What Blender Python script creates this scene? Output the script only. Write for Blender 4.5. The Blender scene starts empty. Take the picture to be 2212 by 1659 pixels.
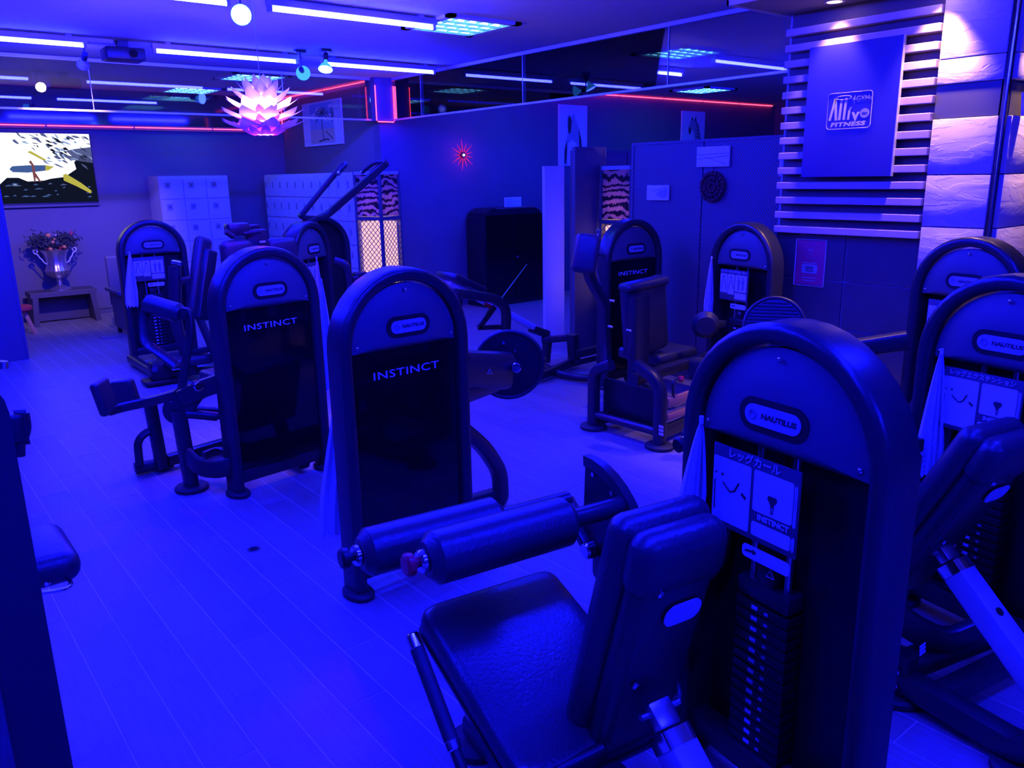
import bpy, bmesh, math, random
from mathutils import Vector, Matrix
R = math.radians
PI = math.pi
random.seed(7)
S = bpy.context.scene
COL = S.collection

# ------------------------------------------------------------------ camera
IW, IH, FPX = 2212, 1659, 1735.0
CAM_H = 1.65
PITCH, ROLL, YAW = R(14.5), R(-.98), R(38.6)
_fw = Vector((math.sin(YAW), math.cos(YAW), 0)); _rt = Vector((math.cos(YAW), -math.sin(YAW), 0)); _z = Vector((0, 0, 1))
FWD = _fw*math.cos(PITCH) - _z*math.sin(PITCH)
_up = _fw*math.sin(PITCH) + _z*math.cos(PITCH)
RGT = _rt*math.cos(ROLL) + _up*math.sin(ROLL)
UPV = -_rt*math.sin(ROLL) + _up*math.cos(ROLL)
CAMP = Vector((0, 0, CAM_H))
cd = bpy.data.cameras.new('camera'); cam = bpy.data.objects.new('camera', cd); COL.objects.link(cam)
cd.sensor_fit = 'HORIZONTAL'; cd.sensor_width = 36.0; cd.lens = 36.0*FPX/IW
cd.clip_start = .05; cd.clip_end = 100
M3 = Matrix((RGT, UPV, -FWD)).transposed()
cam.matrix_world = Matrix.Translation(CAMP) @ M3.to_4x4()
S.camera = cam

# ------------------------------------------------------------------ world, exposure
w = bpy.data.worlds.new('world'); S.world = w; w.use_nodes = True
w.node_tree.nodes['Background'].inputs[0].default_value = (0, 0, 0.01, 1)
w.node_tree.nodes['Background'].inputs[1].default_value = 1.0
S.view_settings.view_transform = 'Standard'; S.view_settings.look = 'None'
S.view_settings.exposure = 0.0; S.view_settings.gamma = 1.0; S.view_settings.use_curve_mapping = False
cy = S.cycles
cy.max_bounces = 8; cy.diffuse_bounces = 3; cy.glossy_bounces = 4; cy.transparent_max_bounces = 12
cy.caustics_reflective = False; cy.caustics_refractive = False; cy.sample_clamp_indirect = 4.0
cy.use_denoising = True

# light levels (all lamps of the room)
TUBE = 880.0                      # blue fluorescent tubes
TUBE_COL = (.0040, .0048, 1.0)
PANEL = 4.5                       # cyan louvre panels
STRIP = 9.0                      # red rope light

def ray(px, py): return FWD + RGT*((px-IW/2)/FPX) + UPV*((IH/2-py)/FPX)
def P(px, py, X=None, Y=None, Z=None):
    r = ray(px, py)
    t = X/r.x if X is not None else (Y/r.y if Y is not None else (Z-CAM_H)/r.z)
    return CAMP + r*t

# ------------------------------------------------------------------ materials
MATS = {}
def mat(name, col, rough=.5, metal=0.0, var=0.0, vscale=8.0, bump=0.0, bscale=40.0, emit=None, estr=0.0, spec=.5, coat=0.0):
    m = bpy.data.materials.new(name); m.use_nodes = True; MATS[name] = m
    nt = m.node_tree; b = nt.nodes['Principled BSDF']
    b.inputs['Base Color'].default_value = (*col, 1); b.inputs['Roughness'].default_value = rough
    b.inputs['Metallic'].default_value = metal; b.inputs['Specular IOR Level'].default_value = spec
    if coat: b.inputs['Coat Weight'].default_value = coat
    if emit: b.inputs['Emission Color'].default_value = (*emit, 1); b.inputs['Emission Strength'].default_value = estr
    tc = nt.nodes.new('ShaderNodeTexCoord')
    if var or bump:
        if var:
            n = nt.nodes.new('ShaderNodeTexNoise'); n.inputs['Scale'].default_value = vscale; n.inputs['Detail'].default_value = 4
            nt.links.new(tc.outputs['Object'], n.inputs['Vector'])
            mx = nt.nodes.new('ShaderNodeMix'); mx.data_type = 'RGBA'
            mx.inputs[6].default_value = (*[c*(1-var) for c in col], 1); mx.inputs[7].default_value = (*[min(1, c*(1+var)) for c in col], 1)
            nt.links.new(n.outputs['Fac'], mx.inputs[0]); nt.links.new(mx.outputs[2], b.inputs['Base Color'])
        if bump:
            n2 = nt.nodes.new('ShaderNodeTexNoise'); n2.inputs['Scale'].default_value = bscale; n2.inputs['Detail'].default_value = 3
            nt.links.new(tc.outputs['Object'], n2.inputs['Vector'])
            bp = nt.nodes.new('ShaderNodeBump'); bp.inputs['Strength'].default_value = bump; bp.inputs['Distance'].default_value = .01
            nt.links.new(n2.outputs['Fac'], bp.inputs['Height']); nt.links.new(bp.outputs['Normal'], b.inputs['Normal'])
    return m
def emis(name, col, strength):
    m = bpy.data.materials.new(name); m.use_nodes = True; MATS[name] = m
    nt = m.node_tree; nt.nodes.clear()
    o = nt.nodes.new('ShaderNodeOutputMaterial'); e = nt.nodes.new('ShaderNodeEmission')
    e.inputs[0].default_value = (*col, 1); e.inputs[1].default_value = strength
    nt.links.new(e.outputs[0], o.inputs[0]); return m

mat('black_coat', (.022, .022, .024), .33, bump=.03, bscale=300, var=.1)
mat('black_plate', (.085, .085, .09), .48, bump=.05, bscale=400, var=.08, vscale=3)
mat('black_dark', (.008, .008, .009), .4)
mat('acrylic', (.004, .004, .005), .06, spec=.4)
mat('cabinet_black', (.012, .012, .013), .3)
mat('vinyl', (.034, .034, .036), .36, bump=.15, bscale=120, var=.1)
mat('rubber', (.02, .02, .02), .6)
mat('chrome', (.75, .75, .77), .12, metal=1.0)
mat('steel', (.6, .6, .62), .3, metal=1.0)
mat('silver_paint', (.55, .55, .57), .4, metal=.3)
mat('white_print', (.72, .72, .74), .5)
mat('badge', (.4, .4, .42), .4)
mat('print_grey', (.22, .22, .24), .5)
mat('print_dark', (.03, .03, .035), .5)
mat('towel', (.78, .78, .8), .9, bump=.5, bscale=150, var=.06)
mat('red_plastic', (.6, .02, .03), .3)
mat('gold_plastic', (.45, .2, .12), .45)
mat('ceiling_paint', (.48, .48, .5), .8, bump=.06, bscale=60, var=.05)
mat('dark_paint', (.11, .105, .14), .7, bump=.25, bscale=130, var=.15, vscale=3)
mat('tv_wall_paint', (.16, .14, .17), .85, bump=.3, bscale=140, var=.12, vscale=2)
mat('dark_mirror', (.03, .03, .04), .06, spec=.8)
mat('alu_trim', (.7, .7, .72), .35, metal=.6)
mat('trim_white', (.7, .68, .66), .5)
mat('soffit', (.3, .26, .24), .8, var=.1)
mat('grout', (.8, .78, .76), .8)
mat('locker', (.62, .6, .58), .45, var=.03)
mat('locker_dark', (.28, .27, .27), .4)
mat('slat_wood', (.5, .4, .36), .45, var=.12, vscale=14)
mat('slat_back', (.09, .07, .07), .6, var=.15)
mat('sign_board', (.02, .02, .17), .35)
mat('black_tile', (.08, .08, .09), .22, var=.2, vscale=3)
mat('tile_joint', (.5, .5, .5), .7)
mat('canvas_white', (.8, .8, .82), .8, bump=.2, bscale=300)
mat('urn_silver', (.62, .58, .56), .28, metal=.9)
mat('leaf_dark', (.05, .055, .05), .7)
mat('leaf_red', (.5, .05, .07), .6)
mat('fruit_orange', (.8, .32, .08), .5)
mat('white_metal', (.7, .69, .7), .3)
mat('red_fabric', (.35, .03, .04), .7)
mat('tv_frame', (.01, .01, .012), .3)
mat('petal', (.85, .8, .84), .6)
mat('cork', (.1, .03, .02), .8, var=.4, vscale=60)
mat('poster_red', (.6, .06, .16), .35, var=.2, vscale=4)
mat('white_board', (.75, .75, .77), .6)
mat('cardboard', (.55, .28, .16), .7)
mat('fixture', (.6, .6, .62), .5)
mat('fixture_dark', (.03, .03, .035), .4)
mat('sand', (.6, .52, .45), .8); mat('sea', (.3, .42, .6), .7); mat('sky_print', (.28, .45, .72), .7); mat('palm', (.1, .11, .1), .8)
emis('tube_glow', TUBE_COL, TUBE)
emis('panel_glow', (.02, .3, 1.0), PANEL)
emis('panel_lamp', (.2, .75, 1.0), PANEL*1.6)
emis('strip_glow', (1.0, .04, .10), STRIP)
emis('star_glow', (1.0, .02, .2), .9)
emis('bulb_glass', (.03, .22, 1.0), 2.5)
emis('bulb_blue', (.02, .045, 1.0), 60)
emis('bulb_warm', (1.0, .72, .5), 30)
emis('bulb_down', (1.0, .6, .5), 20)
emis('lamp_warm', (1.0, .52, .56), 1.25)
emis('tv_sky', (.95, .97, 1.0), 1.5); emis('tv_dark', (.005, .007, .02), 1.0); emis('tv_foam', (.4, .55, .9), .8)
emis('tv_grey', (.1, .12, .3), .9); emis('tv_yellow', (.55, .5, .08), .9); emis('tv_board', (.06, .12, .35), .9); emis('tv_skin', (.25, .08, .1), .8)
emis('led_red', (1, .02, .02), 4)

# wood-look plank material: tint per plank
m = mat('plank', (.3, .27, .25), .42); nt = m.node_tree; b = nt.nodes['Principled BSDF']
oi = nt.nodes.new('ShaderNodeObjectInfo'); tc = nt.nodes.new('ShaderNodeTexCoord'); mp = nt.nodes.new('ShaderNodeMapping')
mp.inputs['Scale'].default_value = (22, 1.6, 1); ad = nt.nodes.new('ShaderNodeVectorMath'); ad.operation = 'ADD'
nt.links.new(tc.outputs['Object'], ad.inputs[0]); nt.links.new(oi.outputs['Location'], ad.inputs[1]); nt.links.new(ad.outputs[0], mp.inputs['Vector'])
nz = nt.nodes.new('ShaderNodeTexNoise'); nz.inputs['Scale'].default_value = 3; nz.inputs['Detail'].default_value = 6
nt.links.new(mp.outputs[0], nz.inputs['Vector'])
rp = nt.nodes.new('ShaderNodeValToRGB'); rp.color_ramp.elements[0].color = (.21, .185, .17, 1); rp.color_ramp.elements[1].color = (.34, .31, .29, 1)
nt.links.new(nz.outputs['Fac'], rp.inputs[0])
hs = nt.nodes.new('ShaderNodeHueSaturation'); ma = nt.nodes.new('ShaderNodeMath'); ma.operation = 'MULTIPLY_ADD'; ma.inputs[1].default_value = .22; ma.inputs[2].default_value = .89
nt.links.new(oi.outputs['Random'], ma.inputs[0]); nt.links.new(ma.outputs[0], hs.inputs['Value']); nt.links.new(rp.outputs[0], hs.inputs['Color'])
nt.links.new(hs.outputs[0], b.inputs['Base Color'])
bp = nt.nodes.new('ShaderNodeBump'); bp.inputs['Strength'].default_value = .12; bp.inputs['Distance'].default_value = .004
nt.links.new(nz.outputs['Fac'], bp.inputs['Height']); nt.links.new(bp.outputs[0], b.inputs['Normal'])

# slate stone: layered ridges
m = mat('slate', (.6, .55, .52), .75); nt = m.node_tree; b = nt.nodes['Principled BSDF']
tc = nt.nodes.new('ShaderNodeTexCoord'); mp = nt.nodes.new('ShaderNodeMapping'); mp.inputs['Scale'].default_value = (1.2, 1.2, 3.6); mp.inputs['Rotation'].default_value = (.3, .2, 0)
oi = nt.nodes.new('ShaderNodeObjectInfo'); ad = nt.nodes.new('ShaderNodeVectorMath'); ad.operation = 'ADD'
nt.links.new(tc.outputs['Object'], ad.inputs[0]); nt.links.new(oi.outputs['Location'], ad.inputs[1]); nt.links.new(ad.outputs[0], mp.inputs['Vector'])
nz = nt.nodes.new('ShaderNodeTexNoise'); nz.inputs['Scale'].default_value = 3.0; nz.inputs['Detail'].default_value = 7; nz.inputs['Distortion'].default_value = .6
nt.links.new(mp.outputs[0], nz.inputs['Vector'])
rp = nt.nodes.new('ShaderNodeValToRGB'); rp.color_ramp.interpolation = 'LINEAR'
for p_, c_ in ((.3, .3), (.455, .38), (.465, .55), (.57, .6), (.58, .78)):
    e = rp.color_ramp.elements.new(p_); e.color = (c_, c_, c_, 1)
nt.links.new(nz.outputs['Fac'], rp.inputs[0])
bp = nt.nodes.new('ShaderNodeBump'); bp.inputs['Strength'].default_value = .8; bp.inputs['Distance'].default_value = .01
nt.links.new(rp.outputs[0], bp.inputs['Height']); nt.links.new(bp.outputs[0], b.inputs['Normal'])

# woven rattan: fine basket relief
def weave(name, col, sx=90, sz=60):
    m = mat(name, col, .5); nt = m.node_tree; b = nt.nodes['Principled BSDF']
    tc = nt.nodes.new('ShaderNodeTexCoord'); mp = nt.nodes.new('ShaderNodeMapping'); mp.inputs['Scale'].default_value = (sx, sx, sz)
    nt.links.new(tc.outputs['Object'], mp.inputs['Vector'])
    ck = nt.nodes.new('ShaderNodeTexChecker'); ck.inputs['Scale'].default_value = 1.0
    ck.inputs['Color1'].default_value = (*[c*.45 for c in col], 1); ck.inputs['Color2'].default_value = (*col, 1)
    nt.links.new(mp.outputs[0], ck.inputs['Vector']); nt.links.new(ck.outputs['Color'], b.inputs['Base Color'])
    bp = nt.nodes.new('ShaderNodeBump'); bp.inputs['Strength'].default_value = .6; bp.inputs['Distance'].default_value = .004
    nt.links.new(ck.outputs['Fac'], bp.inputs['Height']); nt.links.new(bp.outputs[0], b.inputs['Normal'])
weave('rattan', (.14, .13, .155))
weave('rattan_bench', (.13, .11, .105), 70, 70)

# zebra-striped bamboo blind
m = mat('zebra_blind', (.5, .3, .22), .6); nt = m.node_tree; b = nt.nodes['Principled BSDF']
tc = nt.nodes.new('ShaderNodeTexCoord')
wv = nt.nodes.new('ShaderNodeTexWave'); wv.bands_direction = 'Z'; wv.inputs['Scale'].default_value = 4.6; wv.inputs['Distortion'].default_value = 9; wv.inputs['Detail'].default_value = 3; wv.inputs['Detail Scale'].default_value = 1.6
nt.links.new(tc.outputs['Object'], wv.inputs['Vector'])
rp = nt.nodes.new('ShaderNodeValToRGB'); rp.color_ramp.elements[0].position = .36; rp.color_ramp.elements[0].color = (.02, .015, .02, 1)
rp.color_ramp.elements[1].position = .46; rp.color_ramp.elements[1].color = (.55, .36, .3, 1)
nt.links.new(wv.outputs['Fac'], rp.inputs[0]); nt.links.new(rp.outputs[0], b.inputs['Base Color'])
tr = nt.nodes.new('ShaderNodeBsdfTranslucent'); ms = nt.nodes.new('ShaderNodeMixShader'); ms.inputs[0].default_value = .45
nt.links.new(rp.outputs[0], tr.inputs[0]); out = nt.nodes['Material Output']
nt.links.new(b.outputs[0], ms.inputs[1]); nt.links.new(tr.outputs[0], ms.inputs[2]); nt.links.new(ms.outputs[0], out.inputs[0])

# translucent petals
m = MATS['petal']; nt = m.node_tree; b = nt.nodes['Principled BSDF']; tr = nt.nodes.new('ShaderNodeBsdfTranslucent'); tr.inputs[0].default_value = (.95, .75, .85, 1)
ms = nt.nodes.new('ShaderNodeMixShader'); ms.inputs[0].default_value = .5; out = nt.nodes['Material Output']
nt.links.new(b.outputs[0], ms.inputs[1]); nt.links.new(tr.outputs[0], ms.inputs[2]); nt.links.new(ms.outputs[0], out.inputs[0])

# clear smoke-curtain glass: mostly clear, mirror-like by Fresnel
def glassmat(name, tint, boost):
    m = bpy.data.materials.new(name); m.use_nodes = True; MATS[name] = m; nt = m.node_tree; nt.nodes.clear()
    o = nt.nodes.new('ShaderNodeOutputMaterial'); t = nt.nodes.new('ShaderNodeBsdfTransparent'); t.inputs[0].default_value = (*tint, 1)
    g = nt.nodes.new('ShaderNodeBsdfGlossy'); g.inputs['Roughness'].default_value = .01; g.inputs[0].default_value = (.9, .93, 1, 1)
    f = nt.nodes.new('ShaderNodeFresnel'); f.inputs[0].default_value = 1.5
    mu = nt.nodes.new('ShaderNodeMath'); mu.operation = 'MULTIPLY_ADD'; mu.inputs[1].default_value = boost; mu.inputs[2].default_value = .03; mu.use_clamp = True
    nt.links.new(f.outputs[0], mu.inputs[0])
    x = nt.nodes.new('ShaderNodeMixShader'); nt.links.new(mu.outputs[0], x.inputs[0]); nt.links.new(t.outputs[0], x.inputs[1]); nt.links.new(g.outputs[0], x.inputs[2]); nt.links.new(x.outputs[0], o.inputs[0])
glassmat('smoke_glass', (.9, .9, .92), 1.0)

# ------------------------------------------------------------------ mesh helpers
def rbox(bm, c, s, rot=None, bev=0.0, seg=2):
    r = bmesh.ops.create_cube(bm, size=1.0)
    vs = r['verts']
    for v in vs: v.co = Vector((v.co.x*s[0], v.co.y*s[1], v.co.z*s[2]))
    if bev:
        es = list({e for v in vs for e in v.link_edges})
        rr = bmesh.ops.bevel(bm, geom=es, offset=min(bev, min(s)*.49), segments=seg, affect='EDGES', profile=.5)
        vs = list({v for v in rr['verts']} | {v for v in vs if v.is_valid})
    m = (rot if rot else Matrix()).to_4x4()
    m = Matrix.Translation(Vector(c)) @ m
    for v in vs: v.co = m @ v.co
    return vs
def fillet(pts, r, n=5, closed=False):
    pts = [Vector(p) for p in pts]; out = []
    N = len(pts)
    for i, p in enumerate(pts):
        if not closed and (i == 0 or i == N-1): out.append(p); continue
        a = pts[i-1]-p; b = pts[(i+1) % N]-p
        d = min(r, a.length*.49, b.length*.49)
        s = p+a.normalized()*d; e = p+b.normalized()*d
        for k in range(n+1):
            t = k/n; out.append(s*(1-t)**2 + p*2*t*(1-t) + e*t*t)
    return out
def sect(wd, dp, rr=None, n=3):
    """rounded-rectangle section (or circle if rr is None)"""
    if rr is None:
        return [(wd/2*math.cos(2*PI*k/12), dp/2*math.sin(2*PI*k/12)) for k in range(12)]
    o = []
    for cx, cz, a0 in ((wd/2-rr, dp/2-rr, 0), (-wd/2+rr, dp/2-rr, 90), (-wd/2+rr, -dp/2+rr, 180), (wd/2-rr, -dp/2+rr, 270)):
        for k in range(n+1):
            a = R(a0+90*k/n); o.append((cx+rr*math.cos(a), cz+rr*math.sin(a)))
    return o
def sweep(bm, pts, sec, up=(0, 0, 1), closed=False, caps=True):
    pts = [Vector(p) for p in pts]; q = [pts[0]]
    for p in pts[1:]:
        if (p-q[-1]).length > 1e-5: q.append(p)
    pts = q; N = len(pts); up = Vector(up); rings = []; side = None
    for i, p in enumerate(pts):
        if closed: t = (pts[(i+1) % N]-pts[i-1]).normalized()
        else:
            t = ((pts[i+1]-p).normalized() if i < N-1 else Vector()) + ((p-pts[i-1]).normalized() if i > 0 else Vector()); t.normalize()
        if side is None:
            side = t.cross(up)
            if side.length < 1e-3: side = t.cross(Vector((1, 0, 0)))
            side.normalize()
        else:
            side = (side - t*side.dot(t)).normalized()
        n = side.cross(t)
        sc = 1.0
        if 0 < i < N-1 and not closed:
            cs = (pts[i+1]-p).normalized().dot(t); sc = 1/max(.6, cs)
        rings.append([bm.verts.new(p+side*a*sc+n*b_) for a, b_ in sec])
    K = len(sec)
    for i in range(N if closed else N-1):
        A, B = rings[i], rings[(i+1) % N]
        for k in range(K): bm.faces.new((A[k], A[(k+1) % K], B[(k+1) % K], B[k]))
    if caps and not closed:
        bm.faces.new(rings[0][::-1]); bm.faces.new(rings[-1])
def tube(bm, pts, d, r=0.0, closed=False):
    p = fillet(pts, r, 5, closed) if r else pts
    sweep(bm, p, sect(d, d), closed=closed)
def bar(bm, pts, wd, dp, r=0.0, up=(0, 0, 1), rr=None):
    p = fillet(pts, r) if r else pts
    sweep(bm, p, sect(wd, dp, rr if rr else min(wd, dp)*.25, 2), up=up)
def cyl(bm, a, b_, d, d2=None, n=20, bev=0.0):
    a = Vector(a); b_ = Vector(b_); ax = (b_-a); L = ax.length; d2 = d if d2 is None else d2
    prof = [(0, 0), (d/2-bev, 0)] + ([(d/2, bev)] if bev else []) + ([(d2/2, L-bev)] if bev else []) + [(d2/2-bev, L), (0, L)]
    lathe(bm, prof, n, Matrix.Translation(a) @ ax.to_track_quat('Z', 'Y').to_matrix().to_4x4())
def lathe(bm, prof, n=24, M=None):
    M = M or Matrix(); rings = []
    for r, z in prof:
        if r < 1e-6: rings.append([bm.verts.new(M @ Vector((0, 0, z)))])
        else: rings.append([bm.verts.new(M @ Vector((r*math.cos(2*PI*k/n), r*math.sin(2*PI*k/n), z))) for k in range(n)])
    for A, B in zip(rings, rings[1:]):
        for k in range(n):
            k2 = (k+1) % n
            if len(A) == 1 and len(B) == 1: continue
            if len(A) == 1: bm.faces.new((A[0], B[k], B[k2]))
            elif len(B) == 1: bm.faces.new((A[k], B[0], A[k2]))
            else: bm.faces.new((A[k], B[k], B[k2], A[k2]))
def prism(bm, poly, M, th):
    """flat polygon (x,y) extruded by th along local z of M"""
    a = [bm.verts.new(M @ Vector((x, y, 0))) for x, y in poly]; b_ = [bm.verts.new(M @ Vector((x, y, th))) for x, y in poly]
    try: bm.faces.new(a[::-1]); bm.faces.new(b_)
    except ValueError: pass
    N = len(poly)
    for i in range(N): bm.faces.new((a[i], a[(i+1) % N], b_[(i+1) % N], b_[i]))
def rrect(w_, h_, r, n=5, cx=0, cy_=0):
    o = []
    for x, y, a0 in ((w_/2-r, h_/2-r, 0), (-w_/2+r, h_/2-r, 90), (-w_/2+r, -h_/2+r, 180), (w_/2-r, -h_/2+r, 270)):
        for k in range(n+1): a = R(a0+90*k/n); o.append((cx+x+r*math.cos(a), cy_+y+r*math.sin(a)))
    return o
def pad(bm, a, b_, wdir, wd, th, bev=.03, nrm=None):
    """upholstered pad: slab from a to b_, width along wdir"""
    a = Vector(a); b_ = Vector(b_); y = (b_-a); L = y.length; y.normalize(); x = Vector(wdir); x = (x-y*x.dot(y)).normalized(); z = x.cross(y)
    rbox(bm, (a+b_)/2, (wd, L, th), Matrix((x, y, z)).transposed(), bev, 4)

def link(o, parent=None):
    COL.objects.link(o)
    if parent is not None: o.parent = parent
    return o
def obj(name, bm, m, parent=None, smooth=True, world=False, shade=None):
    bmesh.ops.recalc_face_normals(bm, faces=bm.faces)
    if world and parent is not None: bm.transform(parent.matrix_basis.inverted())
    me = bpy.data.meshes.new(name); bm.to_mesh(me); bm.free()
    if smooth:
        for p_ in me.polygons: p_.use_smooth = True
        if len(me.polygons): me.set_sharp_from_angle(angle=R(38))
    me.materials.append(MATS[m])
    return link(bpy.data.objects.new(name, me), parent)
def part(name, m, parent, fn, world=False, smooth=True):
    bm = bmesh.new(); fn(bm); return obj(name, bm, m, parent, smooth, world)
def tag(o, label, cat, group=None):
    o['label'] = label; o['category'] = cat
    if group: o['group'] = group
    return o
def thing(name, label, cat, loc=(0, 0, 0), rz=0.0, group=None):
    o = bpy.data.objects.new(name, None); o.matrix_basis = Matrix.Translation(Vector(loc)) @ Matrix.Rotation(rz, 4, 'Z'); o.empty_display_size = .1
    link(o); return tag(o, label, cat, group)
def struct(name, m, fn, parent=None, smooth=False):
    o = part(name, m, parent, fn, smooth=smooth)
    if parent is None: o['kind'] = 'structure'
    return o
def copy_tree(o, parent=None):
    c = o.copy(); COL.objects.link(c); c.parent = parent
    for ch in list(o.children): copy_tree(ch, c)
    return c
def B(c, s, **k): return lambda bm: rbox(bm, c, s, **k)
def BB(x0, x1, y0, y1, z0, z1, **k): return B(((x0+x1)/2, (y0+y1)/2, (z0+z1)/2), (x1-x0, y1-y0, z1-z0), **k)
_font_cache = {}
def text(name, s, size, m, parent, M, ext=.0008, spacing=1.0, shear=0.0, bold=0.0, sx=1.0):
    key = (s, size, ext, spacing, shear, bold)
    if key not in _font_cache:
        c = bpy.data.curves.new('txt', 'FONT'); c.body = s; c.size = size; c.extrude = ext; c.align_x = 'CENTER'; c.align_y = 'CENTER'
        c.space_character = spacing; c.shear = shear; c.offset = bold; c.resolution_u = 3
        o = bpy.data.objects.new('txt', c); COL.objects.link(o)
        bpy.context.view_layer.update()
        me = bpy.data.meshes.new_from_object(o.evaluated_get(bpy.context.evaluated_depsgraph_get()))
        bpy.data.objects.remove(o); bpy.data.curves.remove(c); _font_cache[key] = me
    me = _font_cache[key]
    if not (me.materials and me.materials[0] == MATS[m]):
        if me.materials: me = me.copy(); me.materials.clear()
        me.materials.append(MATS[m])
    o = bpy.data.objects.new(name, me); o.matrix_basis = M @ Matrix.Diagonal((sx, 1, 1, 1))
    return link(o, parent)
FACE_NEGY = Matrix(((1, 0, 0, 0), (0, 0, -1, 0), (0, 1, 0, 0), (0, 0, 0, 1)))     # x right, text up = z, normal = -y
def at(x, y, z, base=FACE_NEGY): return Matrix.Translation((x, y, z)) @ base

# ------------------------------------------------------------------ room shell
ZC = 2.78
GX, GY = 5.16, 8.71          # planes of the two smoke-curtain glasses
TVY, PWX = 11.48, 5.02
floor = struct('floor', 'grout', BB(-3.6, 13.2, -4.2, 11.7, -.1, -.0012))
struct('ceiling', 'ceiling_paint', BB(-3.6, 13.2, -4.2, 11.7, ZC, ZC+.1))
wtv = struct('wall_back', 'tv_wall_paint', BB(-3.6, PWX+.2, TVY, TVY+.15, 0, 2.30))
struct('trim_1', 'dark_mirror', BB(-3.6, PWX, TVY-.03, TVY+.12, 2.36, ZC))
struct('trim_2', 'dark_paint', BB(-3.6, PWX, TVY-.05, TVY+.12, 2.30, 2.36))
struct('wall_painting', 'tv_wall_paint', BB(PWX, PWX+.15, GY+.15, TVY, 0, ZC))
struct('wall_dark', 'dark_paint', BB(PWX, 13.1, GY, GY+.15, 0, ZC))
struct('wall_right', 'dark_paint', BB(13.0, 13.15, -4.1, GY+.1, 0, ZC))
struct('wall_left', 'dark_paint', BB(-3.6, -3.45, -4.1, TVY, 0, ZC))
struct('wall_front', 'dark_paint', BB(-3.5, 13.1, -4.15, -4.0, 0, ZC))
struct('trim_3', 'dark_paint', BB(4.93, 5.16, GY-.1, GY+.13, 2.3, ZC))          # corner post between the two glasses
struct('trim_8', 'tv_wall_paint', BB(-3.4, PWX-.02, TVY-.03, TVY, .07, 1.776))
struct('baseboard_back', 'dark_paint', BB(-3.4, PWX-.02, TVY-.015, TVY, 0, .07))

# planks: 300 nearest as objects, the rest joined
PW, PL = .1475, .9
bm = bmesh.new(); rbox(bm, (0, 0, -.005), (PW-.004, PL-.004, .01), None)
bmesh.ops.delete(bm, geom=[f for f in bm.faces if f.normal.z < -.9], context='FACES')
tmp = bpy.data.meshes.new('plank'); bm.to_mesh(tmp); bm.free(); tmp.materials.append(MATS['plank'])
spots = []; tails = []
for i in range(-14, 42):
    x = .673 + (i+.5)*PW
    for j in range(-1, 14):
        y = .15 + j*PL + (i % 3)*.3
        if y+PL/2 > 11.45:
            if y-PL/2 < 11.4: tails.append((x, y-PL/2, 11.452))
            continue
        d = Vector((x, y, 0))-CAMP; dp = d.dot(FWD)
        u = IW/2+FPX*d.dot(RGT)/dp if dp > .3 else -9999; v = IH/2-FPX*d.dot(UPV)/dp if dp > .3 else 9999
        vis = dp > .5 and -250 < u < IW+250 and 300 < v < IH+500
        spots.append((0 if vis else 1, d.length, x, y))
spots.sort()
bmr = bmesh.new()
for k, (nv, d, x, y) in enumerate(spots):
    if k < 300: o = bpy.data.objects.new('plank', tmp); o.location = (x, y, 0); link(o, floor)
    elif x < 5.6 or y > 0:
        rbox(bmr, (x, y, -.005), (PW-.004, PL-.004, .01), None)
for x, ya, yb in tails: rbox(bmr, (x, (ya+yb)/2+.001, -.005), (PW-.004, yb-ya-.003, .01), None)
o = obj('plank_field', bmr, 'plank', floor, smooth=False); o['kind'] = 'stuff'
# far tail of the floor (right of the partition and behind): same wood, joined
bmr = bmesh.new()
i = 42
while .673+(i+.5)*PW < 13:
    for j in range(-5, 10): rbox(bmr, (.673+(i+.5)*PW, .15+j*PL+(i % 3)*.3, -.005), (PW-.004, PL-.004, .01), None)
    i += 1
o = obj('plank_field', bmr, 'plank', floor, smooth=False); o['kind'] = 'stuff'

# ---- hanging smoke-curtain glass
def curtain(name, label, p0, p1, cuts, zb=2.31):
    p0 = Vector(p0); p1 = Vector(p1); d = (p1-p0); L = d.length; ang = math.atan2(d.y, d.x)
    t = thing(name, label, 'glass screen', (p0.x, p0.y, 0), ang)
    cc_ = [0]+list(cuts)+[L]
    for a, b_ in zip(cc_, cc_[1:]):
        part('pane', 'smoke_glass', t, BB(a+.003, b_-.003, -.004, .004, zb+.012, ZC-.02), smooth=False)
    for a in cuts:
        part('joint', 'alu_trim', t, BB(a-.003, a+.003, -.006, .006, zb+.01, ZC-.02), smooth=False)
    part('top_rail', 'alu_trim', t, BB(0, L, -.012, .012, ZC-.03, ZC), smooth=False)
    part('bottom_rail', 'alu_trim', t, BB(0, L, -.009, .009, zb-.004, zb+.014), smooth=False)
    return t
curtain('smoke_curtain', 'clear hanging glass smoke screen in front of the television wall', (-2.0, GY, 0), (4.92, GY, 0), (2.05, 3.95, 5.85))
curtain('smoke_curtain', 'clear hanging glass smoke screen running toward the slatted column', (GX, 3.3, 0), (GX, GY-.11, 0), (1.14, 2.92, 4.70))

# ---- soffit with downlights above the column
t_s = struct('trim_4', 'soffit', BB(4.42, 9.0, -3.9, 3.32, 2.65, ZC-.001))
struct('trim_5', 'trim_white', BB(4.40, 9.0, 3.32, 3.335, 2.64, ZC-.001))
struct('trim_6', 'trim_white', BB(4.40, 4.42, -3.9, 3.335, 2.64, ZC-.001))

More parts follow.
